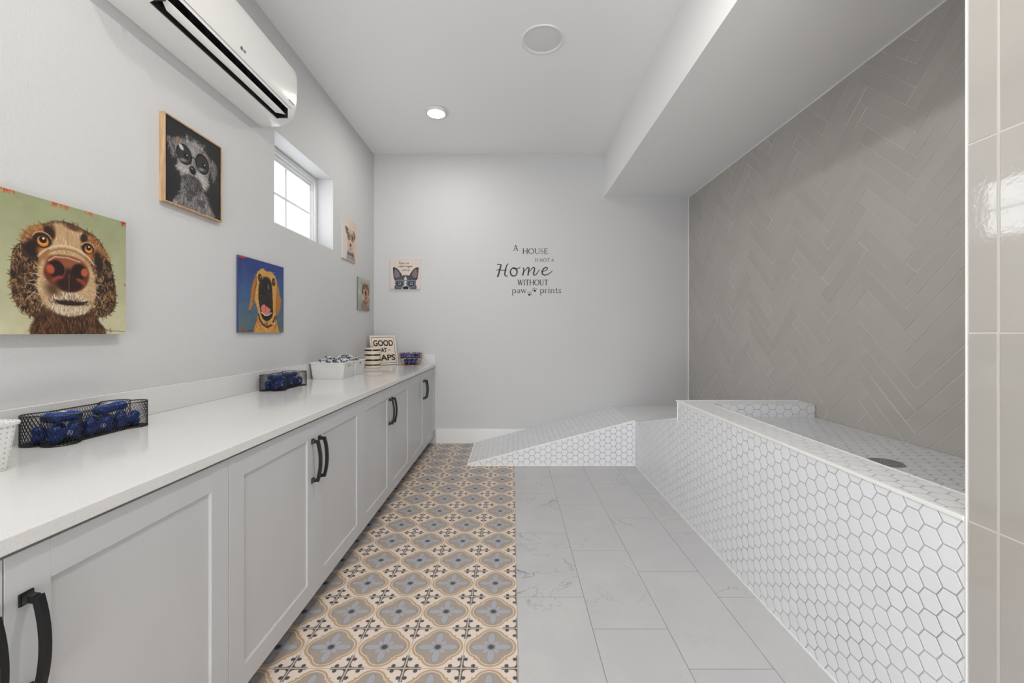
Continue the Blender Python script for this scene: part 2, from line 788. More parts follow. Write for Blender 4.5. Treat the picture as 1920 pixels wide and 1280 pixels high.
Lh, Wh, G = .390, .078, .0022
quads = []
S0, T0 = 2.05, 1.211
def rot(a, b): return (S0 + (a - b) / math.sqrt(2), T0 + (a + b) / math.sqrt(2))
for k in range(-75, 75):
    for m_ in range(-8, 9):
        ox = k * Wh + m_ * Lh
        oy = k * Wh - m_ * Lh
        for (a0, a1, b0, b1) in ((ox, ox + Lh, oy, oy + Wh), (ox, ox + Wh, oy + Wh, oy + Wh + Lh)):
            g = G / 2
            q = [rot(a0 + g, b0 + g), rot(a1 - g, b0 + g), rot(a1 - g, b1 - g), rot(a0 + g, b1 - g)]
            ys = [p[0] for p in q]
            zs = [p[1] for p in q]
            if max(ys) < .98 or min(ys) > YB or max(zs) < .38 or min(zs) > ZS:
                continue
            quads.append(q)
tile_mesh(quads, .006, (XR + .0012, 2.12, 1.025, YB, 0, ZS), 'wall_right', dict(x=XR, y0=1.026, y1=YB - .001, z0=.40, z1=ZS - .001), 4)

# near pier wall with straight-stacked tall tiles
quads = []
y = 1.0205
ws = [.0655] + [.0762] * 18
for wd in ws:
    for r_ in range(-3, 5):
        z0 = 1.2 + .457 * r_
        quads.append([(y - wd + .0018, z0 + .0012), (y - .0018, z0 + .0012), (y - .0018, z0 + .457 - .0012), (y - wd + .0018, z0 + .457 - .0012)])
    y -= wd
tile_mesh(quads, .006, (XT + .0008, 2.12, YN, 1.024, 0, ZC), 'wall_near', dict(x=XT, y0=-.4, y1=1.0203, z0=.001, z1=ZC - .001), 9, 'glaze_near', .002)
struct(MB().box(XT - .0008, XT + .004, 1.0212, 1.0252, 0, ZC, bevel=.0006), 'trim_1', M['edge_trim'])
# thin bead of caulk where plaster meets the herringbone tile
struct(MB().box(XR - .006, XR + .004, YB - .008, YB + .001, .40, ZS), 'trim_2', M['edge_trim'])
struct(MB().box(XR - .006, XR + .004, 1.03, YB, ZS - .007, ZS + .001), 'trim_3', M['edge_trim'])

# window
wo = bpy.data.objects.new('window_1', None)
COL.objects.link(wo)
wo.location = (XL - .135, (WY0 + WY1) / 2, WZ0)
wo['kind'] = 'structure'
def ring(mb, x0, x1, y0, y1, z0, z1, wd, b=.003):
    mb.box(x0, x1, y0, y0 + wd, z0, z1, b)
    mb.box(x0, x1, y1 - wd, y1, z0, z1, b)
    mb.box(x0, x1, y0 + wd * .9, y1 - wd * .9, z0, z0 + wd, b)
    mb.box(x0, x1, y0 + wd * .9, y1 - wd * .9, z1 - wd, z1, b)
f = MB()
ring(f, XL - .20, XL - .133, WY0 + .001, WY1 - .001, WZ0 + .001, WZ1 - .001, .038)
f.build('window_frame', M['vinyl'], wo, world=True)
f = MB()
ring(f, XL - .185, XL - .145, WY0 + .034, WY1 - .034, WZ0 + .034, WZ1 - .034, .028)
ring(f, XL - .18, XL - .155, WY0 + .058, WY1 - .058, WZ0 + .054, WZ1 - .054, .028)
f.build('window_sash', M['vinyl'], wo, world=True)
f = MB()
ym, zm = (WY0 + WY1) / 2, (WZ0 + WZ1) / 2 - .01
f.box(XL - .174, XL - .160, ym - .011, ym + .011, WZ0 + .08, WZ1 - .08, .003)
f.box(XL - .1745, XL - .1595, WY0 + .08, WY1 - .08, zm - .011, zm + .011, .003)
f.build('window_grid', M['vinyl'], wo, world=True)
f = MB().box(XL - .170, XL - .164, WY0 + .075, WY1 - .075, WZ0 + .07, WZ1 - .07)
f.build('window_pane', M['glass'], wo, world=True)

# ================================================================== BATH AND RAMP
YF = 2.811       # far end of the bath
bath = thing('dog_bath', (1.52, 1.9, 0), 'raised dog bath faced in white hexagon mosaic along the right side of the room', 'dog bath')
b = MB().box(XT, 1.272, 1.026, YF, 0, .747)
b.build('front_curb', M['hex'], bath, uv='box', world=True)
b = MB().box(1.272, XR - .003, 2.654, YF, 0, .747)
b.build('end_curb', M['hex'], bath, uv='box', world=True)
b = MB().box(1.272, XR - .003, 1.026, 2.654, 0, .666)
b.build('tub_floor', M['hex_tub'], bath, uv='box', world=True)
b = MB()
b.box(XT - .0025, XT + .010, 1.028, YF, .738, .7495, .0015)
b.box(XT - .0025, XT + .010, YF - .008, YF, .60, .749, .0015)
b.box(1.10, XR - .004, YF - .006, YF, .741, .7495, .0015)
b.box(1.268, 1.2745, 1.028, 2.654, .742, .7485, .001)
b.box(XT - .003, XT + .001, 1.028, YF, 0, .008, .001)
b.build('edge_trim', M['edge_trim'], bath, world=True)
dr = MB().lathe([(.060, .0), (.060, .004), (.054, .005), (.050, .004), (.050, .001)], (1.535, 1.72, .666), 48)
drain = dr.build('drain', M['steel'], bath, smooth=True, world=True)
gr = MB()
for i in range(-3, 4):
    h = math.sqrt(.049 ** 2 - (i * .014) ** 2)
    gr.box(1.535 + i * .014 - .0035, 1.535 + i * .014 + .0035, 1.72 - h, 1.72 + h, .668, .6705)
for i in range(-3, 4):
    h = math.sqrt(.049 ** 2 - (i * .014) ** 2)
    gr.box(1.535 - h, 1.535 + h, 1.72 + i * .014 - .002, 1.72 + i * .014 + .002, .6678, .6700)
g = gr.build('grate', simple('dark_steel_grate', (150, 152, 156), .5, .6), drain)
g.data.transform(Matrix.Translation(-bath.location))

ramp = thing('tiled_ramp', (.6, 4.2, 0), 'low white hexagon-tiled ramp climbing along the back wall to the bath', 'ramp')
YR = 3.783
b = MB().prism([(-.402, 0), (XT, 0), (XT, .404), (1.088, .404), (-.402, .012)], 'y', YR, YB - .001)
b.build('lower_slope', M['hex_ramp'], ramp, uv='ramp', world=True)
b = MB().prism([(YB - .001, 0), (YF + .003, 0), (YF + .003, .627), (3.68, .410), (3.62, .404), (YB - .001, .404)], 'x', XT, XR - .003)
b.build('landing', M['hex'], ramp, uv='box', world=True)
b = MB()
L_ = math.hypot(1.49, .392)
def bar(mb, p, q, wd, th, side):
    """thin square profile from p to q, side: 'y' lies across y"""
    p, q = Vector(p), Vector(q)
    mb.tube([p, q], wd, 4, square=True)
bar(b, (-.40, YR + .003, .014), (1.09, YR + .003, .403), .0078, 0, 0)
bar(b, (1.09, YR + .003, .403), (XT + .002, YR + .003, .403), .0078, 0, 0)
bar(b, (XT + .003, YR + .003, .0), (XT + .003, YR + .003, .403), .0078, 0, 0)
bar(b, (XT + .003, YR, .403), (XT + .003, 3.68, .409), .0075, 0, 0)
bar(b, (XT + .003, 3.68, .409), (XT + .003, YF + .006, .6245), .0075, 0, 0)
bar(b, (-.40, YR, .010), (-.40, YB - .004, .010), .008, 0, 0)
b.box(-.402, XT, YR - .0025, YR + .001, 0, .007)
b.box(XT - .003, XT + .001, YF + .003, YR, 0, .008, .001)
b.build('edge_trim', M['edge_trim'], ramp, world=True)

# ================================================================== CABINETS AND COUNTER
XD = -.843
DW = .5523
def door_mb(wd):
    """shaker door, local: x out of the face, y along, z up; origin at lower near corner"""
    mb = MB()
    h = .741
    g = .0012
    st = .072
    mb.box(-.020, -.0062, st - .004, wd - st + .004, st - .004, h - st + .004)
    for (y0, y1, z0, z1) in ((g, st, 0, h), (wd - st, wd - g, 0, h), (st, wd - st, 0, st), (st, wd - st, h - st, h)):
        mb.box(-.020, 0, y0, y1, z0, z1, bevel=.0008)
    # small bevelled bead inside the frame
    for (ya, yb, za, zb, n) in ((st, st + .0035, st, h - st, 'l'), (wd - st - .0035, wd - st, st, h - st, 'r')):
        pts = [(-.0063, ya), (-.0063, yb), (-.004, ya)] if n == 'l' else [(-.0063, ya), (-.0063, yb), (-.004, yb)]
        mb.prism(pts, 'z', za, zb)
    mb.prism([(-.0063, st), (-.0063, st + .0035), (-.004, st)], 'y', st, wd - st)
    mb.prism([(-.0063, h - st), (-.0063, h - st - .0035), (-.004, h - st)], 'y', st, wd - st)
    return mb


def handle_mb():
    """bow pull, local: x out, origin at its centre on the door face"""
    mb = MB()
    H = .082
    for s_ in (-1, 1):
        mb.prism([(-.011, s_ * H - .011), (.011, s_ * H - .011), (.011, s_ * H + .011), (-.011, s_ * H + .011)], 'x', 0, .004, bevel=.001)
        mb.tube([(.002, 0, s_ * H), (.010, 0, s_ * H), (.020, 0, s_ * (H - .001))], [.013, .0085, .0085], 4, square=True)
    pts = []
    for i in range(17):
        t = -1 + 2 * i / 16
        pts.append((.022 + .013 * (1 - t * t), 0, t * (H + .004)))
    mb.tube(pts, .0082, 4, square=True)
    return mb


spots = [(.1417, 'nearest cabinet unit, closest to the white basket at the left edge'),
         (1.2463, 'second cabinet unit, below the black basket with blue dispensers and a long counter stretch'),
         (2.3509, 'third cabinet unit, below the two white perforated baskets'),
         (3.4555, 'last cabinet unit, against the back wall below the quote sign')]
labs = ['pale grey shaker base cabinet nearest the camera, cut off by the photo edge',
        'pale grey two-door shaker base cabinet, second in the row from the camera',
        'pale grey two-door shaker base cabinet, third in the row, before the farthest one',
        'pale grey two-door shaker base cabinet at the far end against the back wall']
first = None
for i, (y0, _) in enumerate(spots):
    if first is None:
        c = thing('base_cabinet', (XL + .33, y0 + DW, 0), labs[i], 'cabinet', 'base cabinets under the counter')
        first = c
        dx = XD - c.location.x
        mb = MB()
        mb.box(XL + .004 - c.location.x, dx - .0215, -DW + .0005, DW - .0005, .083, .832)
        mb.build('body', M['cabinet'], c)
        MB().box(XL + .01 - c.location.x, dx - .075, -DW + .001, DW - .001, 0, .0825).build('toe_kick', M['toe'], c)
        for s_ in (0, 1):
            d = door_mb(DW).build('door', M['cabinet'], c, loc=(dx, -DW + s_ * DW, .084))
            hd = handle_mb().build('handle', M['black_metal'], d, loc=(.0, DW - .031 if s_ == 0 else .031, .576))
            hd['label'] = 'black bow handle'
    else:
        c = copy_tree(first)
        c.location = (XL + .33, y0 + DW, 0)
        c['label'] = labs[i]
# the pair seams fall at .695, 1.802, 2.908 and 4.014

counter = thing('countertop', (-1.17, 2.2, .835), 'long white speckled quartz countertop with a low upstand along the left wall', 'countertop')
mb = MB().box(XL + .001, -.829, .10, YB - .001, .835, ZCT, bevel=.002)
mb.build('slab', M['quartz'], counter, world=True)
mb = MB().box(XL + .001, XL + .021, .10, YB - .001, ZCT + .0002, .973, bevel=.0015)
mb.build('upstand', M['quartz'], counter, world=True)
mb = MB().box(XL + .0215, -.829, YB - .021, YB - .001, ZCT + .0002, .971, bevel=.0015)
mb.build('upstand', M['quartz'], counter, world=True)

# ================================================================== AIR CONDITIONER
AY0, AY1 = 1.455, 2.525
ac = thing('air_conditioner', (XL, 2.0, 2.435), 'white wall-mounted split air conditioner high on the left wall', 'air conditioner')
prof = [(.001, 2.435), (.10, 2.436), (.125, 2.440), (.1375, 2.445)]
prof2 = [(.201, 2.503), (.209, 2.527), (.214, 2.56), (.218, 2.61), (.2185, 2.66), (.2175, 2.715), (.214, 2.745), (.207, 2.765), (.192, 2.775), (.12, 2.779), (.001, 2.780)]
mid = [(.150, 2.451), (.159, 2.457), (.172, 2.466), (.1835, 2.477), (.193, 2.489)]
full = prof + mid + prof2
notch = prof + [(.128, 2.52), (.165, 2.545)] + prof2
mb = MB()
SY0, SY1 = 1.578, 2.442
mb.prism([(XL + d, z) for d, z in notch], 'y', SY0, SY1)
mb2 = MB()
def endcap(mb, ya, yb, out):
    """full profile, shrinking softly towards the outer end"""
    t = bmesh.new()
    rings = []
    cz, cd = 2.60, .10
    steps = [(0, 0)] + [(math.sin(a * PI / 2 / 5), 1 - math.cos(a * PI / 2 / 5)) for a in range(1, 6)]
    rad = .022
    L0 = abs(yb - ya) - rad
    sg = 1 if yb > ya else -1
    for (s_, q) in [(-L0 / rad, 0)] + steps:
        yy = ya + sg * (L0 + s_ * rad)
        k = 1 - q * rad / .17
        ring_ = []
        for (d, z) in full:
            dd = d if d < .01 else (.001 + (d - .001) * (1 - q * rad / .2))
            ring_.append(t.verts.new((XL + dd, yy, cz + (z - cz) * k)))
        rings.append(ring_)
    n = len(full)
    for A, B in zip(rings, rings[1:]):
        for i in range(n):
            t.faces.new((A[i], A[(i + 1) % n], B[(i + 1) % n], B[i]))
    t.faces.new(rings[0])
    t.faces.new(rings[-1])
    bmesh.ops.recalc_face_normals(t, faces=t.faces)
    mb.take(t)
endcap(mb, SY1, AY1, 1)
endcap(mb, SY0, AY0, -1)
acb = mb.build('casing', M['plastic_white'], ac, smooth=30, world=True)
ml = MB().prism([(XL + d, z) for d, z in [(.1385, 2.4475), (.1292, 2.5195), (.1655, 2.5435), (.1995, 2.5045), (.196, 2.506), (.163, 2.535), (.134, 2.516), (.1425, 2.450)]], 'y', SY0 + .001, SY1 - .001)
ml.box(XL + .136, XL + .198, SY0 + .0005, SY0 + .003, 2.452, 2.53).box(XL + .136, XL + .198, SY1 - .003, SY1 - .0005, 2.452, 2.53)
for i in range(9):
    yy = SY0 + .05 + i * .096
    ml.prism([(XL + .145, 2.468), (XL + .185, 2.492), (XL + .165, 2.532), (XL + .138, 2.515)], 'y', yy, yy + .002)
ml.build('air_outlet', M['plastic_dark'], ac, world=True)
v = MB()
t = bmesh.new()
st = [(SY0 + .006, .35), (SY0 + .05, 1), (SY1 - .06, 1), (SY1 - .012, .15), (SY1 + .006, .02)]
rings = []
for (yy, k) in st:
    ring_ = []
    base_ = [(.1615, 2.4535), (.166, 2.4535), (.175, 2.459), (.183, 2.4665), (.1875, 2.474), (.1825, 2.474), (.174, 2.467), (.166, 2.461)]
    cd, cz = .186, 2.472
    for (d, z) in base_:
        ring_.append(t.verts.new((XL + cd + (d - cd) * k, yy, cz + (z - cz) * k)))
    rings.append(ring_)
for A, B in zip(rings, rings[1:]):
    for i in range(8):
        t.faces.new((A[i], A[(i + 1) % 8], B[(i + 1) % 8], B[i]))
t.faces.new(rings[0])
t.faces.new(rings[-1])
bmesh.ops.recalc_face_normals(t, faces=t.faces)
v.take(t)
v.build('louver', M['plastic_white'], ac, smooth=40, world=True)
# a fine seam between casing and front panel
MB().prism([(XL + .2048, 2.516), (XL + .2062, 2.5152), (XL + .2072, 2.5192), (XL + .2055, 2.519)], 'y', SY0 - .06, SY1 + .02).build('panel_seam', simple('panel_seam_grey', (150, 150, 150), .5), ac, world=True)

# maker's emblem and small print on the front panel
def on_ac(me, y, z, d):
    o = bpy.data.objects.new('emblem', me)
    me.materials.clear()
    return o
grey_ink = simple('grey_print', (96, 96, 98), .5)
me = text_mesh('LG', .016, .0003)
me.materials.clear()
me.materials.append(grey_ink)
bm = bmesh.new()
bm.from_mesh(me)
# round face emblem to the left of the letters
r0 = .0085
t = bmesh.new()
bmesh.ops.create_circle(t, cap_ends=True, radius=r0, segments=28)
bmesh.ops.translate(t, vec=(-.022, .0055, .0003), verts=t.verts)
tm = bpy.data.meshes.new('tmp'); t.to_mesh(tm); t.free(); bm.from_mesh(tm); bpy.data.meshes.remove(tm)
bm.to_mesh(me); bm.free()
def place_ac(me, name, y, d, z, tilt):
    o = bpy.data.objects.new(name, me)
    COL.objects.link(o)
    o.parent = ac
    # text x runs along +y, text y runs up the panel
    X = Vector((0, 1, 0)); N = Vector((math.cos(tilt), 0, -math.sin(tilt))); Y_ = N.cross(X)
    m4 = Matrix((X, Y_, N)).transposed().to_4x4()
    m4.translation = Vector((XL + d, y, z)) - ac.location
    o.matrix_local = m4
    return o
place_ac(me, 'emblem', 2.02, .2142, 2.553, math.atan2(.005, .035) )
# the pale symbol cut into the round emblem
t = MB()
def emb(pts, r): t.tube([(p[0] - .022, p[1] + .0055, .0009) for p in pts], r, 4)
emb([(math.cos(a) * .0058, math.sin(a) * .0058) for a in [R(80 + i * 26) for i in range(11)]], .0005)
emb([(.0002, .0035), (.0002, -.003), (.0028, -.003)], .0005)
emb([(-.0028, .002), (-.0020, .002)], .0006)
es = t.build('emblem_line', M['plastic_white'], ac)
es.matrix_local = bpy.data.objects['emblem'].matrix_local.copy()
me = text_mesh('Dual Inverter', .011)
me.materials.clear(); me.materials.append(grey_ink)
place_ac(me, 'panel_print', 2.455, .2146, 2.548, math.atan2(.005, .035))

# ================================================================== CEILING FIXTURES
def downlight(x, y, label, power):
    d = thing('ceiling_light', (x, y, ZC), label, 'ceiling light')
    MB().lathe([(.085, 0), (.092, -.004), (.092, -.022), (.088, -.027), (.078, -.028), (.074, -.026)], n=64, cap=False).build('housing', M['lamp_body'], d, smooth=50)
    MB().lathe([(.0765, -.0265), (.06, -.0285), (.0005, -.0295)], n=64, cap=False).build('lens', M['lens'], d, smooth=True)
    l = area_light('downlight_lamp', (x, y, ZC - .034), (0, 0, 0), .13, .13, power, (1, .965, .91), 'DISK')
    return d
downlight(-.665, 3.674, 'small round lit white ceiling light, the only one glowing above the back half', 8.5)
downlight(-.74, 1.0, 'round white ceiling light over the near end of the counter, above the frame', 4.3)
downlight(.14, 1.25, 'round white ceiling light near the bath, above the frame', 21)
downlight(-.70, -1.3, 'round white ceiling light behind the camera', 6)

sp = thing('ceiling_speaker', (.205, 2.779, ZC), 'large round white ceiling speaker grille right of the glowing light', 'speaker')
MB().lathe([(.140, 0), (.141, -.004), (.138, -.008), (.128, -.008), (.121, -.004), (.121, 0)], n=72, cap=False).build('bezel', M['white_paint'], sp, smooth=50)
MB().lathe([(.121, -.002), (.09, -.0045), (.0005, -.0055)], n=72, cap=False).build('grille', M['speaker_mesh'], sp, smooth=True)

# ================================================================== PAINTED PICTURES
class Paint:
    """a little raster painter; the result becomes a colour attribute on a fine grid of faces"""
    def __init__(s, w, h, res, bg, seed=1):
        s.W, s.H = int(res * w / max(w, h)), int(res * h / max(w, h))
        s.w, s.h = w, h
        s.asp = w / h
        u = (np.arange(s.W) + .5) / s.W
        v = (np.arange(s.H) + .5) / s.H
        s.U, s.V = np.meshgrid(u, v)
        s.a = np.zeros((s.H, s.W, 3))
        s.a[:] = bg
        s.rs = np.random.RandomState(seed)

    def box(s, x0, x1, y0, y1):
        i0, i1 = max(0, int(y0 * s.H) - 1), min(s.H, int(y1 * s.H) + 2)
        j0, j1 = max(0, int(x0 * s.W) - 1), min(s.W, int(x1 * s.W) + 2)
        return slice(i0, i1), slice(j0, j1)

    def put(s, sl, m, col):
        m = np.clip(m, 0, 1)[..., None]
        s.a[sl] = s.a[sl] * (1 - m) + np.array(col, float) * m

    def ell(s, cx, cy, rx, ry, col, rot=0, soft=.12, a=1):
        r = max(rx, ry) * 1.3
        sl = s.box(cx - r, cx + r, cy - r, cy + r)
        X, Y = s.U[sl] - cx, s.V[sl] - cy
        c, n = math.cos(rot), math.sin(rot)
        d = np.sqrt(((X * c + Y * n) / rx) ** 2 + ((-X * n + Y * c) / ry) ** 2)
        s.put(sl, (1 + soft / 2 - d) / soft * a, col)

    def curve(s, pts, n=6):
        P = np.array(pts, float)
        N = len(P)
        out = []
        for i in range(N):
            p0, p1, p2, p3 = P[i - 1], P[i], P[(i + 1) % N], P[(i + 2) % N]
            for k in range(n):
                t = k / n
                out.append(.5 * ((2 * p1) + (-p0 + p2) * t + (2 * p0 - 5 * p1 + 4 * p2 - p3) * t * t + (-p0 + 3 * p1 - 3 * p2 + p3) * t ** 3))
        return np.array(out)

    def mask(s, pts, smooth=True, soft=.008):
        P = s.curve(pts) if smooth else np.array(pts, float)
        ins = np.zeros(s.U.shape, bool)
        d = np.full(s.U.shape, 9.)
        for i in range(len(P)):
            x0, y0 = P[i - 1]
            x1, y1 = P[i]
            if y0 != y1:
                c = ((y0 > s.V) != (y1 > s.V)) & (s.U < (x1 - x0) * (s.V - y0) / (y1 - y0) + x0)
                ins ^= c
            L = (x1 - x0) ** 2 + (y1 - y0) ** 2
            if L > 0:
                t = np.clip(((s.U - x0) * (x1 - x0) + (s.V - y0) * (y1 - y0)) / L, 0, 1)
                d = np.minimum(d, np.hypot(s.U - x0 - t * (x1 - x0), s.V - y0 - t * (y1 - y0)))
        sd = np.where(ins, d, -d)
        return np.clip(sd / soft + .5, 0, 1)

    def poly(s, pts, col, soft=.008, a=1, smooth=True):
        m = s.mask(pts, smooth, soft) * a
        s.put((slice(None), slice(None)), m, col)
        return m

    def line(s, pts, w, col, a=1, taper=False):
        pts = [np.array(p, float) for p in pts]
        n = len(pts) - 1
        for i in range(n):
            p, q = pts[i], pts[i + 1]
            r = w * 2
            sl = s.box(min(p[0], q[0]) - r, max(p[0], q[0]) + r, min(p[1], q[1]) - r, max(p[1], q[1]) + r)
            X, Y = s.U[sl], s.V[sl]
            d = q - p
            L = d @ d
            if L == 0 or X.size == 0: continue
            t = np.clip(((X - p[0]) * d[0] + (Y - p[1]) * d[1]) / L, 0, 1)
            dd = np.hypot((X - p[0] - t * d[0]), (Y - p[1] - t * d[1]))
            ww = w / 2 * (1 - .85 * ((i + t) / n if taper else 0))
            s.put(sl, ((ww - dd) * s.W + .5) * a, col)

    def arc(s, cx, cy, rx, ry, w, col, a0=0, a1=360, a=1):
        n = 24
        s.line([(cx + rx * math.cos(R(a0 + (a1 - a0) * i / n)), cy + ry * math.sin(R(a0 + (a1 - a0) * i / n))) for i in range(n + 1)], w, col, a)

    def fur(s, m, n, flow, ln, w, cols, curl=0, a=.8, jit=.35):
        idx = np.flatnonzero(m.ravel() > .5)
        if len(idx) == 0: return
        for k in s.rs.choice(idx, n):
            x, y = s.U.flat[k], s.V.flat[k]
            an = flow(x, y) + s.rs.normal() * jit
            c = np.array(cols[s.rs.randint(len(cols))], float) + s.rs.normal() * 6
            pts = [(x, y)]
            cu = s.rs.normal() * curl
            for i in range(4):
                x += math.cos(an) * ln / 4
                y += math.sin(an) * ln / 4
                an += cu
                pts.append((x, y))
            s.line(pts, w, c, a, taper=True)

    def mottle(s, amp, k=8):
        for kk in (k, k * 2.3, k * 5):
            n1, n2 = int(kk) + 2, int(kk) + 2
            g = s.rs.normal(size=(n1, n2))
            y = s.V * (n1 - 1.001)
            x = s.U * (n2 - 1.001)
            i, j = y.astype(int), x.astype(int)
            fy, fx = y - i, x - j
            fy, fx = fy * fy * (3 - 2 * fy), fx * fx * (3 - 2 * fx)
            v = (g[i, j] * (1 - fx) + g[i, j + 1] * fx) * (1 - fy) + (g[i + 1, j] * (1 - fx) + g[i + 1, j + 1] * fx) * fy
            s.a += v[..., None] * amp * (k / kk) ** .4

    def mesh_object(s, name, mat, parent, to3, gain=1.0):
        """to3(u, v) -> local point"""
        W, H = s.W, s.H
        uu = np.arange(W + 1) / W
        vv = np.arange(H + 1) / H
        UU, VV = np.meshgrid(uu, vv)
        o_, ex, ey = (np.array(p, float) for p in to3)
        co = o_ + UU.ravel()[:, None] * ex + VV.ravel()[:, None] * ey
        ids = np.arange((W + 1) * (H + 1)).reshape(H + 1, W + 1)
        q = np.stack([ids[:-1, :-1], ids[:-1, 1:], ids[1:, 1:], ids[1:, :-1]], -1).reshape(-1)
        me = bpy.data.meshes.new(name)
        me.vertices.add(len(co))
        me.vertices.foreach_set('co', co.ravel())
        me.loops.add(len(q))
        me.loops.foreach_set('vertex_index', q)
        me.polygons.add(W * H)
        me.polygons.foreach_set('loop_start', np.arange(W * H) * 4)
        me.update(calc_edges=True)
        at = me.attributes.new('paint', 'FLOAT_COLOR', 'FACE')
        c = np.clip(s.a.reshape(-1, 3) * gain, 0, 255) / 255
        l = np.where(c <= .04045, c / 12.92, ((c + .055) / 1.055) ** 2.4)
        at.data.foreach_set('color', np.concatenate([l, np.ones((len(l), 1))], 1).ravel())
        uvl = me.uv_layers.new(name='UVMap')
        uvc = np.stack([UU.ravel() * s.w, VV.ravel() * s.h], 1)[q]
        uvl.data.foreach_set('uv', uvc.ravel())
        me.materials.append(mat)
        ob = bpy.data.objects.new(name, me)
        COL.objects.link(ob)
        ob.parent = parent
        return ob


# ---- spaniel, nose to the viewer
def paint_spaniel():
    p = Paint(.424, .424, 250, (158, 166, 122), 3)
    g = p.V[..., None]
    p.a = np.array((206, 200, 164)) * (1 - g) + np.array((160, 166, 126)) * g + 0 * p.a
    p.mottle(3, 5)
    sat = [(192, 84, 40), (206, 108, 60), (200, 70, 40)]
    for (x0, x1, y, c) in ((.06, .16, .985, (205, 88, 44)), (.40, .43, .985, (206, 90, 50)), (.45, .52, .978, (198, 110, 66)), (.63, .70, .975, (196, 120, 74)), (.955, .995, .975, (196, 44, 30))):
        for k in range(14):
            xx = x0 + (x1 - x0) * p.rs.rand()
            p.line([(xx, .998), (xx + .006 * p.rs.normal(), y - .02 * p.rs.rand())], .012, c, .8, taper=True)
    p.line([(.985, .44), (1, .43)], .02, (196, 130, 96), .6)
    head = [(0.417, 0.86), (0.515, 0.872), (0.61, 0.851), (0.721, 0.811), (0.796, 0.733), (0.851, 0.626), (0.874, 0.521), (0.903, 0.372), (0.891, 0.218), (0.807, 0.15), (0.742, 0.126), (0.785, -0.02), (0.288, -0.02), (0.3, 0.084), (0.236, 0.154), (0.183, 0.195), (0.146, 0.28), (0.136, 0.417), (0.154, 0.585), (0.198, 0.656), (0.221, 0.732), (0.3, 0.796), (0.365, 0.832)]
    m = p.poly(head, (78, 50, 32), .012)
    out = lambda x, y: math.atan2(y - .5, x - .52)
    p.fur(m, 900, out, .035, .008, [(60, 36, 22), (96, 64, 40), (120, 84, 54), (44, 28, 18)], .35)
    cream = p.mask([(0.408, 0.843), (0.488, 0.845), (0.525, 0.835), (0.62, 0.828), (0.61, 0.705), (0.68, 0.597), (0.732, 0.439), (0.737, 0.283), (0.66, 0.195), (0.525, 0.148), (0.417, 0.172), (0.324, 0.241), (0.288, 0.339), (0.292, 0.439), (0.316, 0.553), (0.365, 0.617), (0.399, 0.709), (0.417, 0.779)], True, .03)
    p.put((slice(None), slice(None)), cream, (200, 164, 120))
    lp = p.poly([(0.206, 0.666), (0.229, 0.734), (0.3, 0.792), (0.365, 0.813), (0.408, 0.777), (0.399, 0.709), (0.357, 0.616), (0.316, 0.571), (0.284, 0.529), (0.252, 0.613)], (150, 96, 54), .03)
    rp = p.poly([(0.61, 0.786), (0.66, 0.808), (0.732, 0.783), (0.796, 0.701), (0.84, 0.624), (0.721, 0.645), (0.701, 0.6), (0.64, 0.661), (0.61, 0.726)], (146, 92, 52), .03)
    for q in (lp, rp):
        p.fur(q, 260, out, .035, .006, [(176, 118, 66), (128, 80, 44), (196, 146, 92)], .2)
    for pts in ([(0.154, 0.585), (0.206, 0.64), (0.276, 0.645), (0.3, 0.568), (0.292, 0.476), (0.292, 0.339), (0.324, 0.223), (0.268, 0.147), (0.183, 0.195), (0.139, 0.366)],
                [(0.711, 0.664), (0.796, 0.659), (0.863, 0.563), (0.897, 0.372), (0.874, 0.207), (0.764, 0.148), (0.701, 0.218), (0.737, 0.335), (0.721, 0.479), (0.69, 0.578)]):
        q = p.poly(pts, (50, 32, 22), .02)
        p.fur(q, 420, lambda x, y: -PI / 2, .045, .009, [(40, 26, 18), (86, 58, 36), (158, 116, 72), (30, 20, 14), (124, 90, 56), (176, 136, 92)], .8, .7)
    p.ell(.27, .62, .05, .07, (38, 24, 18), 0, .5)
    p.ell(.755, .60, .03, .09, (40, 26, 18), .2, .5)
    p.fur(cream, 700, lambda x, y: math.atan2(y - .45, x - .52), .035, .005, [(226, 200, 164), (190, 156, 116), (236, 214, 184), (172, 136, 96)], .1, .6)
    # brow marks, crown
    p.ell(.378, .765, .035, .05, (48, 30, 22), .5, .5)
    p.ell(.632, .775, .028, .036, (50, 32, 22), -.2, .5)
    p.ell(.55, .835, .06, .02, (96, 62, 38), -.1, .8, .8)
    p.line([(.505, .84), (.51, .72), (.512, .66)], .008, (160, 124, 88), .5)
    # cheeks under the eyes and muzzle ring
    p.ell(.335, .60, .035, .05, (176, 112, 58), .4, .8, .9)
    p.ell(.67, .635, .03, .04, (170, 104, 54), -.3, .8, .9)
    p.arc(.508, .47, .205, .19, .016, (160, 118, 78), 20, 160, .45)
    p.arc(.508, .46, .235, .225, .02, (234, 210, 176), 30, 150, .25)
    for (ex, ey, r) in ((.330, .695, .050), (.664, .700, .040)):
        p.ell(ex, ey, r * 1.25, r * 1.15, (44, 26, 18), 0, .2)
        p.ell(ex + .005, ey - .008, r * .78, r * .78, (214, 128, 44), 0, .15)
        p.ell(ex + .005, ey - .018, r * .55, r * .35, (232, 158, 66), 0, .5)
        p.ell(ex + .005, ey + .004, r * .50, r * .52, (22, 14, 12), 0, .2)
        p.ell(ex + .008, ey + .014, r * .17, r * .17, (250, 246, 240), 0, .3)
        p.arc(ex, ey, r * 1.3, r * 1.2, .008, (206, 160, 108), 20, 160, .8)
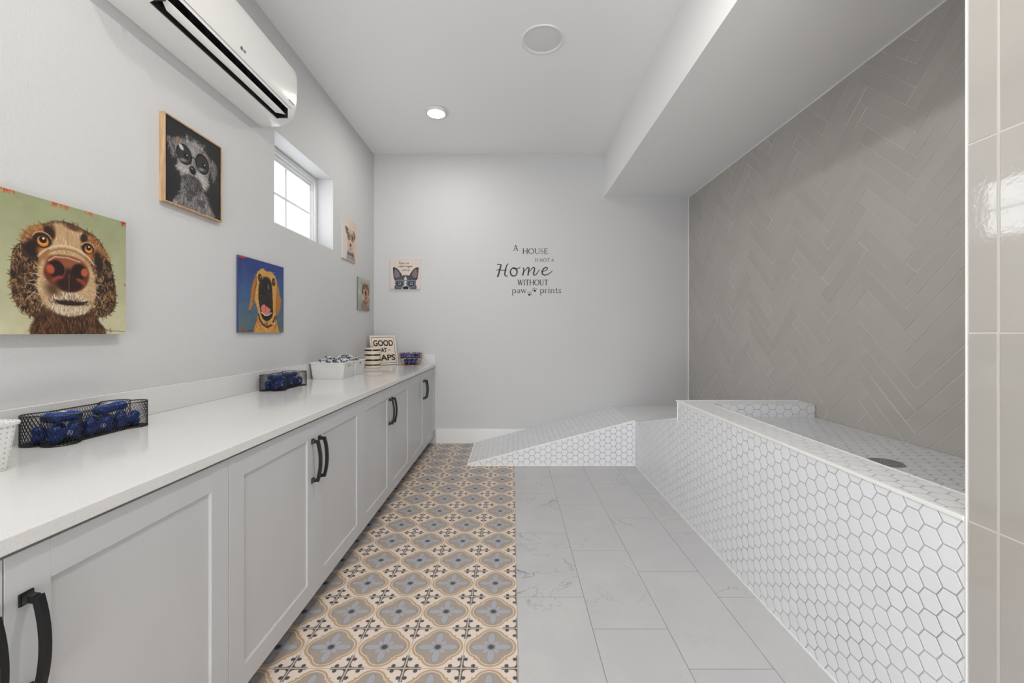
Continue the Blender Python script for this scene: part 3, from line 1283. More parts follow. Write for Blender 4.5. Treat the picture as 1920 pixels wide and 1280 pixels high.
    # nose
    nose = [(0.345, 0.50), (0.382, 0.583), (0.47, 0.609), (0.581, 0.6), (0.65, 0.551), (0.675, 0.48), (0.65, 0.398), (0.601, 0.352), (0.534, 0.331), (0.452, 0.347), (0.382, 0.386), (0.342, 0.44)]
    p.poly(nose, (104, 48, 30), .02)
    p.ell(.515, .44, .09, .10, (52, 22, 16), 0, .6)
    p.ell(.51, .555, .13, .045, (150, 84, 56), 0, .8)
    p.line([(0.374, 0.552), (0.415, 0.587), (0.506, 0.596), (0.601, 0.578)], .014, (206, 166, 130), .6)
    p.ell(.428, .495, .062, .068, (34, 14, 12), .2, .3)
    p.ell(.594, .500, .058, .062, (34, 14, 12), -.2, .3)
    p.ell(.385, .49, .028, .036, (190, 88, 50), .2, .5)
    p.ell(.636, .498, .028, .034, (186, 92, 52), -.2, .5)
    p.ell(.435, .42, .05, .022, (156, 68, 42), .5, .5)
    p.ell(.607, .418, .04, .02, (156, 68, 42), -.5, .5)
    p.ell(.52, .385, .10, .05, (44, 18, 14), 0, .4)
    p.line([(.518, .47), (.518, .34)], .006, (150, 100, 76), .6)
    p.arc(.428, .495, .062, .066, .006, (180, 110, 76), -40, 60, .4)
    # mouth and chin
    p.ell(.40, .34, .05, .06, (92, 62, 40), .6, .9, .8)
    m2 = p.mask([(.40, .30), (.52, .33), (.65, .30), (.70, .24), (.62, .21), (.45, .21), (.37, .25)], True, .02)
    p.fur(m2, 320, lambda x, y: -PI / 2 + (x - .52) * -2, .04, .005, [(230, 218, 200), (120, 92, 66), (90, 64, 44), (244, 234, 220)], .1, .8)
    p.ell(.53, .246, .115, .022, (40, 24, 16), 0, .5)
    p.line([(.41, .262), (.53, .236), (.66, .262)], .012, (44, 26, 18), .8)
    p.fur(p.mask([(.40, .285), (.66, .285), (.64, .272), (.42, .272)], False), 50, lambda x, y: -PI / 2, .022, .005, [(230, 212, 186), (150, 120, 90)], .1, .8)
    m3 = p.mask([(.40, .225), (.52, .215), (.66, .22), (.64, .175), (.53, .15), (.43, .175)], True, .02)
    p.put((slice(None), slice(None)), m3, (206, 184, 152))
    p.fur(m3, 200, lambda x, y: -PI / 2, .035, .005, [(236, 224, 204), (170, 140, 104)], .1, .7)
    nk = p.mask([(0.3, 0.13), (0.425, 0.15), (0.525, 0.13), (0.66, 0.16), (0.742, 0.12), (0.785, -.02), (0.288, -.02)], True, .02)
    p.put((slice(None), slice(None)), nk, (72, 44, 28))
    p.fur(nk, 260, lambda x, y: -PI / 2 + (x - .5), .07, .008, [(54, 32, 22), (104, 68, 40), (132, 90, 52), (40, 24, 16)], .2)
    for a, b in (((.300, .44), (.213, .428)), ((.292, .394), (.221, .367)), ((.292, .357), (.206, .356)), ((.284, .311), (.2, .2)), ((.34, .233), (.31, .17)), ((.732, .407), (.80, .411)), ((.721, .333), (.79, .254)), ((.31, .29), (.23, .30))):
        p.line([a, ((a[0] + b[0]) / 2, (a[1] + b[1]) / 2 + .01), b], .005, (240, 232, 216), .85, True)
    p.line([(.86, .05), (.845, .035), (.865, .03), (.85, .015), (.88, .03), (.90, .022), (.92, .03), (.94, .022), (.985, .022)], .004, (70, 56, 40), .9)
    return p


def paint_schnauzer():
    p = Paint(.345, .37, 210, (34, 34, 36), 5)
    p.ell(.5, .5, .5, .5, (44, 44, 47), 0, 1.4, .8)
    p.mottle(1.5, 4)
    head = [(0.17, 0.74), (0.20, 0.79), (0.353, 0.835), (0.585, 0.866), (0.72, 0.80), (0.78, 0.70), (0.76, 0.55), (0.738, 0.45), (0.718, 0.38), (0.622, 0.27), (0.458, 0.238), (0.336, 0.249), (0.262, 0.367), (0.205, 0.494), (0.187, 0.632)]
    body = [(0.269, 0.33), (0.336, 0.22), (0.50, 0.20), (0.66, 0.28), (0.77, 0.16), (0.837, -.02), (0.19, -.02), (0.155, 0.072), (.24, .16)]
    b = p.poly(body, (120, 116, 114), .03)
    p.fur(b, 420, lambda x, y: -PI / 2 + (x - .5), .07, .007, [(170, 166, 164), (90, 86, 86), (196, 190, 186), (54, 52, 54)], .2)
    m = p.poly(head, (128, 124, 122), .02)
    fl = lambda x, y: math.atan2(y - .62, x - .46)
    p.fur(m, 700, fl, .06, .006, [(196, 192, 188), (92, 88, 88), (60, 58, 60), (150, 146, 144)], .2)
    for pts, cc in (([(0.038, 0.758), (0.123, 0.775), (0.236, 0.833), (0.187, 0.716), (0.115, 0.544), (0.069, 0.654)], (84, 80, 80)), ([(0.757, 0.771), (0.919, 0.72), (0.857, 0.519), (0.777, 0.608)], (66, 64, 66))):
        q = p.poly(pts, cc, .02)
        p.fur(q, 110, lambda x, y: -PI / 2, .07, .006, [(150, 146, 144), (50, 48, 50), (176, 170, 168)], .2)
    p.ell(.19, .77, .016, .045, (180, 116, 82), -.5, .6)
    p.ell(.735, .74, .014, .06, (156, 116, 96), .3, .6)
    for i in range(26):
        x = .33 + .3 * p.rs.rand()
        p.line([(x, .82), (x + .02 * p.rs.normal(), .87), (x + .05 * p.rs.normal(), .91)], .006, (204, 200, 196), .8, True)
    # dark brows, muzzle
    mz = p.mask([(0.203, 0.478), (0.36, 0.56), (0.548, 0.517), (0.699, 0.498), (0.718, 0.373), (0.604, 0.327), (0.512, 0.382), (0.37, 0.409), (0.269, 0.393)], True, .03)
    p.ell(.30, .50, .10, .06, (190, 184, 180), .4, .9, .7)
    p.ell(.62, .45, .09, .07, (186, 176, 172), -.5, .9, .7)
    p.ell(.46, .74, .10, .10, (176, 172, 168), 0, .9, .6)
    p.fur(mz, 420, lambda x, y: math.atan2(y - .56, x - .44), .06, .006, [(236, 230, 226), (196, 190, 188), (130, 126, 126)], .15)
    bd = p.poly([(0.285, 0.375), (0.422, 0.43), (0.585, 0.407), (0.622, 0.29), (0.458, 0.231), (0.343, 0.282)], (58, 56, 58), .03)
    p.fur(bd, 160, lambda x, y: -PI / 2, .06, .006, [(110, 106, 106), (42, 40, 42), (150, 146, 146)], .3)
    for (x, y, rx, ry) in ((.311, .645, .125, .112), (.632, .643, .120, .118)):
        p.ell(x, y, rx, ry, (52, 50, 52), 0, .1, .82)
        p.ell(x + .03, y - .01, .036, .04, (20, 18, 20), 0, .3)
        p.ell(x + .045, y + .005, .009, .01, (230, 230, 230), 0, .3)
        p.arc(x, y, rx, ry, .018, (14, 14, 15))
        p.ell(x - .02, y - .075, .07, .022, (150, 146, 144), .2, .8, .7)
    p.ell(.26, .715, .045, .028, (214, 214, 216), -.5, .3, .9)
    p.arc(.463, .635, .038, .03, .014, (16, 16, 17), 0, 180)
    p.line([(.18, .70), (.12, .72)], .012, (150, 150, 152))
    p.ell(.455, .50, .058, .052, (24, 22, 24), 0, .2)
    p.ell(.445, .52, .025, .012, (120, 112, 112), 0, .6)
    for pts in ([(0.336, 0.222), (0.46, 0.185), (0.44, 0.102), (0.36, 0.089)], [(0.52, 0.165), (0.679, 0.174), (0.67, 0.071), (0.546, 0.099)]):
        q = p.poly(pts, (30, 30, 34), .01, smooth=False)
        for i in range(9):
            x = min(t[0] for t in pts) + .02 * i
            p.put((slice(None), slice(None)), q * (np.abs((p.U + p.V * .3) % .022 - .011) < .003), (150, 150, 156))
    return p


def paint_labrador():
    p = Paint(.45, .424, 200, (60, 84, 120), 8)
    g = p.V[..., None]
    p.a = np.array((92, 112, 116)) * (1 - g) + np.array((46, 66, 128)) * g + 0 * p.a
    p.a = np.where(g > .45, np.array((70, 104, 140)) * (1 - (g - .45) / .55) + np.array((44, 62, 130)) * (g - .45) / .55, np.array((98, 112, 110)) * (1 - g / .45) + np.array((70, 104, 140)) * g / .45)
    p.mottle(3, 6)
    p.line([(0, .985), (.125, .992)], .03, (214, 54, 34), .95)
    p.ell(.09, .89, .02, .03, (110, 70, 96), 0, 1, .7)
    p.ell(.09, .02, .03, .03, (176, 60, 44), 0, 1, .8)
    head = [(0.488, 0.904), (0.573, 0.875), (0.698, 0.884), (0.79, 0.814), (0.847, 0.721), (0.885, 0.59), (0.924, 0.468), (0.885, 0.34), (0.847, 0.26), (0.799, 0.28), (0.79, 0.223), (0.80, 0.12), (0.866, -0.02), (0.332, -0.02), (0.372, 0.186), (0.388, 0.29), (0.33, 0.42), (0.292, 0.418), (0.222, 0.307), (0.2, 0.32), (0.245, 0.465), (0.261, 0.608), (0.324, 0.749), (0.388, 0.841)]
    m = p.poly(head, (214, 160, 82), .012)
    p.fur(m, 500, lambda x, y: math.atan2(y - .9, x - .58), .05, .009, [(230, 184, 104), (196, 134, 58), (238, 204, 136), (206, 150, 70)], .1, .6)
    for pts in ([(0.348, 0.783), (0.284, 0.672), (0.245, 0.546), (0.245, 0.424), (0.2, 0.32), (0.23, 0.307), (0.292, 0.397), (0.308, 0.532), (0.348, 0.66)], [(0.837, 0.742), (0.866, 0.61), (0.928, 0.468), (0.885, 0.34), (0.837, 0.236), (0.809, 0.336), (0.837, 0.517)]):
        p.poly(pts, (190, 116, 46), .02)
    p.line([(.345, .78), (.35, .66), (.31, .52), (.29, .41)], .016, (110, 56, 24), .7)
    p.line([(.83, .74), (.825, .55), (.80, .35), (.83, .25)], .014, (110, 56, 24), .7)
    nk = p.mask([(.38, .19), (.48, .08), (.6, .05), (.72, .09), (.8, .2), (.85, -.02), (.34, -.02)], True, .02)
    p.fur(nk, 200, lambda x, y: -PI / 2, .07, .012, [(214, 140, 60), (236, 180, 92), (178, 104, 40)], .1, .7)
    p.poly([(0.539, 0.79), (0.644, 0.783), (0.698, 0.703), (0.716, 0.573), (0.725, 0.441), (0.716, 0.33), (0.644, 0.348), (0.504, 0.392), (0.437, 0.345), (0.404, 0.437), (0.396, 0.541), (0.421, 0.689)], (34, 28, 28), .014)
    q = p.mask([(.42, .6), (.7, .6), (.71, .36), (.6, .4), (.5, .4), (.42, .38)], True, .03)
    p.fur(q, 160, lambda x, y: -PI / 2, .03, .006, [(66, 58, 56), (96, 88, 84), (24, 20, 22)], .2, .7)
    p.arc(.55, .70, .13, .09, .012, (84, 78, 80), 20, 160, .8)
    p.ell(.62, .655, .02, .045, (112, 104, 104), .3, .6, .9)
    p.ell(.46, .66, .02, .05, (60, 54, 54), -.2, .6, .8)
    p.poly([(0.427, 0.365), (0.521, 0.30), (0.644, 0.31), (0.726, 0.351), (0.708, 0.231), (0.591, 0.162), (0.478, 0.211)], (30, 22, 24), .014)
    p.poly([(0.454, 0.347), (0.521, 0.40), (0.58, .36), (0.644, 0.347), (0.644, 0.273), (0.539, 0.257), (0.471, 0.295)], (226, 128, 120), .014)
    p.line([(.555, .37), (.55, .30)], .012, (176, 70, 70), .8)
    p.line([(0.462, 0.284), (0.539, 0.245), (0.62, .25), (0.689, 0.285)], .016, (240, 226, 206), .95)
    for (x, y) in ((.428, .763), (.745, .742)):
        p.ell(x, y, .042, .058, (52, 28, 22), 0, .2)
        p.ell(x, y, .022, .034, (120, 58, 36), 0, .3)
        p.ell(x + .002, y, .013, .02, (16, 12, 12), 0, .3)
        p.ell(x + .012, y + .01, .007, .01, (244, 240, 236), 0, .3)
    p.line([(0.40, 0.25), (0.421, 0.188), (0.488, 0.116), (0.591, 0.075), (0.698, 0.11), (0.79, 0.234)], .03, (92, 34, 24), .95)
    p.ell(.57, .115, .035, .03, (40, 34, 30), 0, .2)
    p.arc(.57, .115, .02, .018, .008, (190, 180, 160))
    p.ell(.71, .13, .018, .015, (210, 196, 170), .5, .3)
    for a, b in (((.40, .44), (.30, .40)), ((.41, .40), (.31, .33)), ((.39, .55), (.33, .56)), ((.73, .88), (.80, .89)), ((.72, .5), (.78, .53))):
        p.line([a, b], .006, (240, 214, 170), .8, True)
    p.line([(.18, .05), (.17, .02), (.20, .03), (.21, .02), (.23, .03), (.30, .02)], .007, (40, 50, 58), .8)
    return p


def paint_terrier():
    p = Paint(.31, .37, 130, (236, 214, 194), 12)
    g = p.U[..., None]
    p.a = np.array((232, 226, 220)) * (1 - g) + np.array((236, 206, 180)) * g + 0 * p.a
    p.poly([(0.402, 0.272), (0.74, 0.263), (0.87, 0.179), (0.90, -.02), (0.30, -.02)], (176, 164, 154), .03)
    p.poly([(0.176, 0.757), (0.30, 0.79), (0.468, 0.711), (0.334, 0.574)], (128, 112, 100), .02)
    p.poly([(0.765, 0.78), (0.96, 0.704), (0.916, 0.569), (0.755, 0.611)], (132, 118, 108), .02)
    m = p.poly([(0.43, 0.743), (0.60, .765), (0.76, 0.755), (0.845, 0.655), (0.81, 0.45), (0.775, 0.291), (0.603, 0.22), (0.402, 0.252), (0.349, 0.416), (0.337, 0.601)], (222, 196, 172), .02)
    p.fur(m, 160, lambda x, y: math.atan2(y - .5, x - .58), .05, .01, [(240, 222, 204), (186, 160, 138), (206, 178, 156)], .2, .6)
    for x in (.448, .726):
        p.ell(x, .59, .09, .07, (150, 122, 104), 0, .5, .8)
        p.ell(x, .585, .035, .03, (50, 36, 32), 0, .4)
        p.arc(x, .59, .12, .085, .022, (118, 84, 72))
    p.ell(.585, .39, .06, .042, (56, 46, 44), 0, .3)
    p.line([(.585, .35), (.585, .30), (.50, .28)], .014, (110, 90, 80), .8)
    p.line([(.585, .30), (.67, .285)], .014, (110, 90, 80), .8)
    p.poly([(.36, .22), (.55, .17), (.38, .11)], (96, 100, 118), .01, smooth=False)
    p.poly([(.80, .21), (.60, .17), (.80, .09)], (84, 88, 106), .01, smooth=False)
    p.ell(.585, .165, .04, .035, (60, 62, 80), 0, .3)
    p.fur(p.mask([(.33, .1), (.88, .1), (.88, 0), (.33, 0)], False), 60, lambda x, y: -PI / 2, .06, .012, [(236, 230, 224), (110, 96, 86)], .2, .6)
    return p


def paint_hound():
    p = Paint(.33, .317, 130, (176, 182, 176), 14)
    g = p.U[..., None]
    p.a = np.array((186, 196, 186)) * (1 - g) + np.array((196, 180, 160)) * g + 0 * p.a
    p.mottle(9, 5)
    p.ell(.2, .15, .2, .2, (150, 164, 152), 0, 1.2, .7)
    p.poly([(0.40, 0.30), (0.796, 0.281), (0.93, -.02), (0.30, -.02)], (150, 116, 96), .04)
    p.fur(p.mask([(.4, .28), (.8, .28), (.9, 0), (.33, 0)], False), 90, lambda x, y: -PI / 2, .12, .018, [(232, 218, 206), (92, 66, 58), (180, 132, 104)], .1, .7)
    m = p.poly([(0.487, 0.85), (0.65, .88), (0.796, 0.86), (0.876, 0.64), (0.796, 0.375), (0.68, .30), (0.563, 0.3), (0.412, 0.509), (0.367, 0.667)], (198, 164, 130), .03)
    p.fur(m, 110, lambda x, y: math.atan2(y - .5, x - .64), .06, .014, [(226, 198, 168), (150, 110, 82), (186, 146, 112)], .2, .7)
    p.poly([(.40, .76), (.33, .70), (.30, .52), (.37, .48), (.43, .60)], (130, 86, 60), .03)
    p.poly([(.85, .78), (.92, .70), (.93, .52), (.88, .48), (.84, .62)], (120, 88, 70), .03)
    for x in (.50, .74):
        p.ell(x, .755, .075, .055, (110, 100, 96), 0, .4, .7)
        p.arc(x, .755, .10, .075, .024, (52, 42, 42))
    p.line([(.59, .77), (.65, .77)], .02, (52, 42, 42))
    p.ell(.64, .55, .07, .09, (60, 46, 44), 0, .4)
    p.ell(.64, .38, .06, .07, (120, 70, 62), 0, .5)
    p.ell(.64, .33, .045, .05, (196, 110, 104), 0, .4)
    p.arc(.64, .27, .11, .05, .02, (180, 60, 50), 180, 360, .9)
    return p


SCRIPT = {  # tiny script letters as strokes in a unit box
    'l': [[(0, .1), (.5, .7), (.45, 1), (.25, .8), (.25, .1), (.5, 0), (.8, .2)]],
    'o': [[(.6, .5), (.2, .45), (.1, .1), (.5, 0), (.7, .3), (.55, .5), (1, .45)]],
    'v': [[(0, .45), (.25, .45), (.35, 0), (.7, .5), (1, .45)]],
    'e': [[(0, .1), (.6, .3), (.5, .5), (.2, .4), (.2, .05), (.6, 0), (1, .2)]],
    'i': [[(0, .1), (.35, .5), (.4, .05), (.9, .15)], [(.45, .72), (.5, .75)]],
    's': [[(0, .1), (.5, .55), (.7, .15), (.3, 0), (.1, .08)], [(.7, .15), (1, .2)]],
    'a': [[(.65, .5), (.15, .35), (.3, 0), (.65, .45), (.7, .05), (1, .15)]],
    'f': [[(0, .1), (.6, .8), (.5, 1), (.35, .7), (.35, -.4), (.55, -.2), (.5, .05), (.9, .15)]],
    'u': [[(0, .15), (.2, .5), (.25, .05), (.6, .1), (.7, .5), (.72, .05), (1, .15)]],
    'r': [[(0, .1), (.3, .55), (.6, .45), (.6, .05), (1, .15)]],
    'g': [[(.65, .5), (.15, .35), (.3, 0), (.65, .45), (.65, -.35), (.3, -.4), (.4, -.1), (1, .15)]],
    'd': [[(.6, .45), (.15, .35), (.3, 0), (.65, .4), (.75, 1), (.72, .05), (1, .15)]],
    'w': [[(0, .45), (.15, .05), (.4, .4), (.5, .05), (.8, .5), (1, .45)]],
    ' ': [],
}


def paint_frenchie():
    p = Paint(.325, .326, 190, (232, 218, 208), 16)
    def word(t, cx, y, cw, h):
        x = cx - cw * len(t) / 2
        for ch in t:
            for st_ in SCRIPT[ch]:
                p.line([(x + q[0] * cw, y + q[1] * h) for q in st_], .009, (92, 84, 84), .9)
            x += cw
    word('love is', .46, .83, .047, .095)
    word('a four legged', .50, .735, .036, .062)
    word('word', .52, .60, .06, .09)
    ear = [(.09, .70), (.13, .715), (.20, .70), (.30, .60), (.38, .45), (.30, .36), (.20, .30), (.13, .33), (.10, .50)]
    for s_ in (0, 1):
        f = (lambda q: q) if s_ == 0 else (lambda q: (1.03 - q[0], q[1]))
        m = p.poly([f(q) for q in ear], (66, 62, 70), .012)
        p.fur(m, 70, lambda x, y: 1.4, .06, .01, [(44, 40, 46), (96, 90, 98)], .2, .7)
        m = p.poly([f(q) for q in [(.14, .64), (.20, .65), (.28, .55), (.32, .45), (.24, .38), (.16, .38), (.13, .5)]], (138, 124, 128), .02)
        p.fur(m, 60, lambda x, y: 1.3, .06, .008, [(168, 152, 154), (104, 92, 98)], .2, .6)
    hd = [(.19, -.02), (.18, .2), (.22, .34), (.34, .43), (.5, .46), (.66, .44), (.80, .35), (.84, .2), (.82, -.02)]
    m = p.poly(hd, (92, 86, 92), .012)
    p.fur(m, 240, lambda x, y: math.atan2(y - .1, x - .51), .05, .009, [(60, 56, 62), (130, 124, 130), (44, 40, 46), (160, 152, 154)], .2, .7)
    p.poly([(.50, .42), (.45, .3), (.47, .16), (.40, .05), (.36, -.02), (.66, -.02), (.60, .07), (.53, .16), (.56, .3)], (226, 220, 216), .02)
    p.poly([(.44, -.02), (.42, .05), (.48, .09), (.56, .09), (.60, .05), (.58, -.02)], (34, 32, 36), .012)
    for x in (.31, .70):
        p.ell(x, .19, .085, .08, (48, 44, 50), 0, .4)
        p.ell(x, .185, .05, .05, (210, 206, 204), 0, .3)
        p.ell(x, .19, .032, .034, (26, 24, 28), 0, .3)
        p.ell(x + .01, .2, .008, .008, (255, 255, 255), 0, .3)
        p.line([(x - .15, .27), (x - .13, .12), (x - .06, .06), (x + .06, .06), (x + .13, .12), (x + .15, .27), (x - .15, .27)], .026, (124, 140, 160), .95)
    p.line([(.17, .29), (.84, .29)], .03, (112, 130, 152), .95)
    return p


def canvas(name, x_in, y0, y1, z0, z1, depth, painter, label, axis='left', edge=None, frame=None, inset=0, rr=None):
    """a stretched canvas or framed print hung on the left wall (axis left) or the back wall"""
    W, H = y1 - y0, z1 - z0
    if axis == 'left':
        t = thing(name, (XL, (y0 + y1) / 2, z0), label, 'picture')
    else:
        t = thing(name, ((y0 + y1) / 2, YB, z0), label, 'picture')
    t['group'] = 'dog pictures hung on the walls'
    mb = MB()
    e = .0005
    if axis == 'left':
        mb.box(e, depth - .0006, -W / 2 + inset, W / 2 - inset, inset, H - inset, bevel=.0015)
    else:
        mb.box(-W / 2, W / 2, -depth + .0006, -e, 0, H, bevel=.0015)
    mb.build('backing' if frame else 'stretched_sides', edge or M['canvas_edge'], t)
    p = painter()
    if axis == 'left':
        p.mesh_object('painted_face', M['art'], t, ((depth, -W / 2 + inset, inset), (0, W - 2 * inset, 0), (0, 0, H - 2 * inset)), .97)
    else:
        p.mesh_object('painted_face', M['art'], t, ((-W / 2, -depth, 0), (W, 0, 0), (0, 0, H)), .97)
    if frame:
        fw, fd = frame
        mb = MB()
        for (a0, a1, b0, b1) in ((-W / 2, -W / 2 + fw, 0, H), (W / 2 - fw, W / 2, 0, H), (-W / 2 + fw, W / 2 - fw, 0, fw), (-W / 2 + fw, W / 2 - fw, H - fw, H)):
            mb.box(e, fd, a0, a1, b0, b1, bevel=.0008)
        mb.build('frame', M['oak'], t)
    return t


canvas('spaniel_canvas', XL, 1.170, 1.594, 1.196, 1.620, .035, paint_spaniel, 'large green canvas painting of a brown spaniel with a big nose, nearest the camera', edge=simple('green_canvas_side', (168, 170, 130), .8))
canvas('terrier_print', XL, 1.785, 2.140, 1.764, 2.146, .020, paint_schnauzer, 'oak-framed black picture of a grey terrier wearing round glasses and a bow tie', edge=simple('black_backing', (20, 20, 20), .8), frame=(.006, .024), inset=.005)
canvas('labrador_canvas', XL, 2.285, 2.735, 1.203, 1.627, .013, paint_labrador, 'blue canvas painting of a yellow labrador with its mouth open, above the second black basket', edge=simple('blue_canvas_side', (52, 66, 104), .8))
canvas('puppy_canvas', XL, 3.69, 4.0, 1.864, 2.240, .013, paint_terrier, 'small cream canvas of a puppy in glasses and a bow tie, right of the window', edge=simple('white_canvas_side', (214, 212, 208), .8))
canvas('hound_canvas', XL, 4.06, 4.39, 1.430, 1.747, .013, paint_hound, 'small pale canvas of a brown dog in glasses, lowest picture near the corner', edge=simple('grey_canvas_side', (120, 116, 112), .8))
canvas('bulldog_canvas', XL, -1.320, -.995, 1.676, 2.002, .020, paint_frenchie, 'small cream canvas of a bulldog in blue glasses with script words, on the back wall', axis='back', edge=simple('cream_canvas_side', (224, 214, 206), .8))

# ================================================================== LETTERING ON THE BACK WALL
def ribbon(mb, pts, wds, depth, k, org, flip=1):
    """flat stroke in the plane of the back wall; pts in design units (x right, y up), wds full widths"""
    P = [Vector((p[0], p[1])) for p in pts]
    n = len(P)
    if isinstance(wds, (int, float)): wds = [wds] * n
    L_, R_ = [], []
    for i in range(n):
        d = (P[min(i + 1, n - 1)] - P[max(i - 1, 0)])
        if d.length == 0: d = Vector((1, 0))
        d.normalize()
        nn = Vector((-d.y, d.x)) * wds[i] / 2
        L_.append(P[i] + nn)
        R_.append(P[i] - nn)
    t = bmesh.new()
    def vv(q, y): return t.verts.new((org[0] + q.x * k, org[1] + y, org[2] + q.y * k))
    lf = [vv(q, -depth) for q in L_]
    rf = [vv(q, -depth) for q in R_]
    lb = [vv(q, -.0002) for q in L_]
    rb = [vv(q, -.0002) for q in R_]
    for i in range(n - 1):
        t.faces.new((lf[i], rf[i], rf[i + 1], lf[i + 1]))
        t.faces.new((lf[i], lf[i + 1], lb[i + 1], lb[i]))
        t.faces.new((rf[i + 1], rf[i], rb[i], rb[i + 1]))
    t.faces.new((lf[0], lb[0], rb[0], rf[0]))
    t.faces.new((lf[-1], rf[-1], rb[-1], lb[-1]))
    mb.take(t)


def arcp(cx, cy, rx, ry, a0, a1, n=14):
    return [(cx + rx * math.cos(R(a0 + (a1 - a0) * i / n)), cy + ry * math.sin(R(a0 + (a1 - a0) * i / n))) for i in range(n + 1)]


TK, TN, SF = .15, .085, .055   # thick, thin and serif weights relative to cap height


def bowlw(n, tk, tn, ph=0):
    return [tn + (tk - tn) * abs(math.cos(2 * PI * i / (n - 1) + ph)) ** 1.5 for i in range(n)]


def serif(x, y, w=.26): return ([(x - w / 2, y), (x + w / 2, y)], SF)


GL = {
    'A': (.82, [([(.40, 1.0), (.10, .02)], TN), ([(.38, 1.0), (.68, .02)], TK), ([(.18, .34), (.58, .34)], TN), serif(.10, .018), serif(.69, .018)]),
    'H': (.94, [([(.14, 0), (.14, 1)], TK), ([(.76, 0), (.76, 1)], TK), ([(.14, .52), (.76, .52)], TN), serif(.14, .018), serif(.14, .982), serif(.76, .018), serif(.76, .982)]),
    'O': (1.02, [(arcp(.48, .5, .42, .48, 0, 360, 28), bowlw(29, TK, TN))]),
    'U': (.90, [([(.14, .98), (.14, .36)] + arcp(.43, .36, .29, .35, 180, 270, 8)[1:], [TK] * 2 + [TK - (TK - TN) * i / 8 for i in range(1, 9)]), (arcp(.43, .36, .29, .35, 270, 360, 8) + [(.72, .98)], TN), serif(.14, .982), serif(.72, .982, .22)]),
    'S': (.62, [(arcp(.29, .74, .20, .24, 20, 255, 14) + arcp(.27, .26, .23, .25, 75, -150, 14), [.05] * 6 + [.08] * 5 + [.12] * 8 + [.08] * 5 + [.05] * 6), ([(.48, .78), (.48, .97)], SF), ([(.05, .04), (.05, .24)], SF)]),
    'E': (.72, [([(.14, 0), (.14, 1)], TK), ([(.06, .98), (.56, .98)], TN), ([(.14, .52), (.46, .52)], TN), ([(.06, .02), (.60, .02)], TN), ([(.56, 1.0), (.56, .82)], SF), ([(.46, .60), (.46, .44)], SF), ([(.60, 0), (.63, .2)], SF)]),
    'I': (.36, [([(.16, 0), (.16, 1)], TK), serif(.16, .018), serif(.16, .982)]),
    'N': (.92, [([(.14, 0), (.14, 1)], TN), ([(.74, 0), (.74, 1)], TN), ([(.12, .98), (.74, .02)], TK), serif(.14, .018), serif(.10, .982, .2), serif(.74, .982)]),
    'T': (.80, [([(.38, 0), (.38, 1)], TK), ([(.04, .98), (.72, .98)], TN), ([(.04, 1), (.02, .82)], SF), ([(.72, 1), (.74, .82)], SF), serif(.38, .018)]),
    'W': (1.16, [([(.10, .98), (.34, .02)], TK), ([(.34, .02), (.56, .98)], TN), ([(.54, .98), (.78, .02)], TK), ([(.78, .02), (1.02, .98)], TN), serif(.10, .982), serif(1.02, .982, .2), serif(.55, .982, .16)]),
    ' ': (.30, []),
    'p': (.70, [([(.14, -.42), (.14, .62)], .13), serif(.14, -.40, .3), serif(.07, .62, .14), (arcp(.34, .31, .24, .30, 125, -125, 20), [.06] * 4 + [.13] * 13 + [.06] * 4)]),
    'a': (.62, [(arcp(.28, .42, .18, .20, 160, 20, 8) + [(.46, .06)], [.07] * 6 + [.13] * 4), (arcp(.26, .17, .18, .16, 60, 330, 14), .09), serif(.50, .02, .14)]),
    'w': (.90, [([(.08, .62), (.27, .02)], .12), ([(.27, .02), (.43, .60)], .06), ([(.43, .60), (.61, .02)], .12), ([(.61, .02), (.78, .62)], .06), serif(.08, .62, .22), serif(.78, .62, .2), serif(.43, .62, .14)]),
    'r': (.50, [([(.14, 0), (.14, .62)], .13), serif(.14, .018, .3), serif(.08, .62, .14), (arcp(.32, .40, .18, .20, 170, 60, 8), .07), ([(.40, .54), (.40, .58)], .12)]),
    'i': (.34, [([(.16, 0), (.16, .62)], .13), serif(.16, .018, .3), serif(.10, .62, .14), (arcp(.16, .86, .04, .04, 0, 360, 8), .08)]),
    'n': (.74, [([(.14, 0), (.14, .62)], .13), serif(.14, .018, .28), serif(.08, .62, .14), (arcp(.34, .38, .20, .22, 170, 0, 10) + [(.54, 0)], [.06] * 7 + [.12] * 5), serif(.54, .018, .28)]),
    't': (.46, [([(.18, .84), (.18, .14)] + arcp(.30, .14, .12, .12, 180, 320, 6), .11), ([(.02, .60), (.38, .60)], SF * 1.4)]),
    's': (.52, [(arcp(.24, .46, .15, .15, 20, 250, 10) + arcp(.23, .16, .17, .15, 70, -150, 10), .09), ([(.38, .48), (.38, .62)], SF), ([(.07, .02), (.07, .16)], SF)]),
}
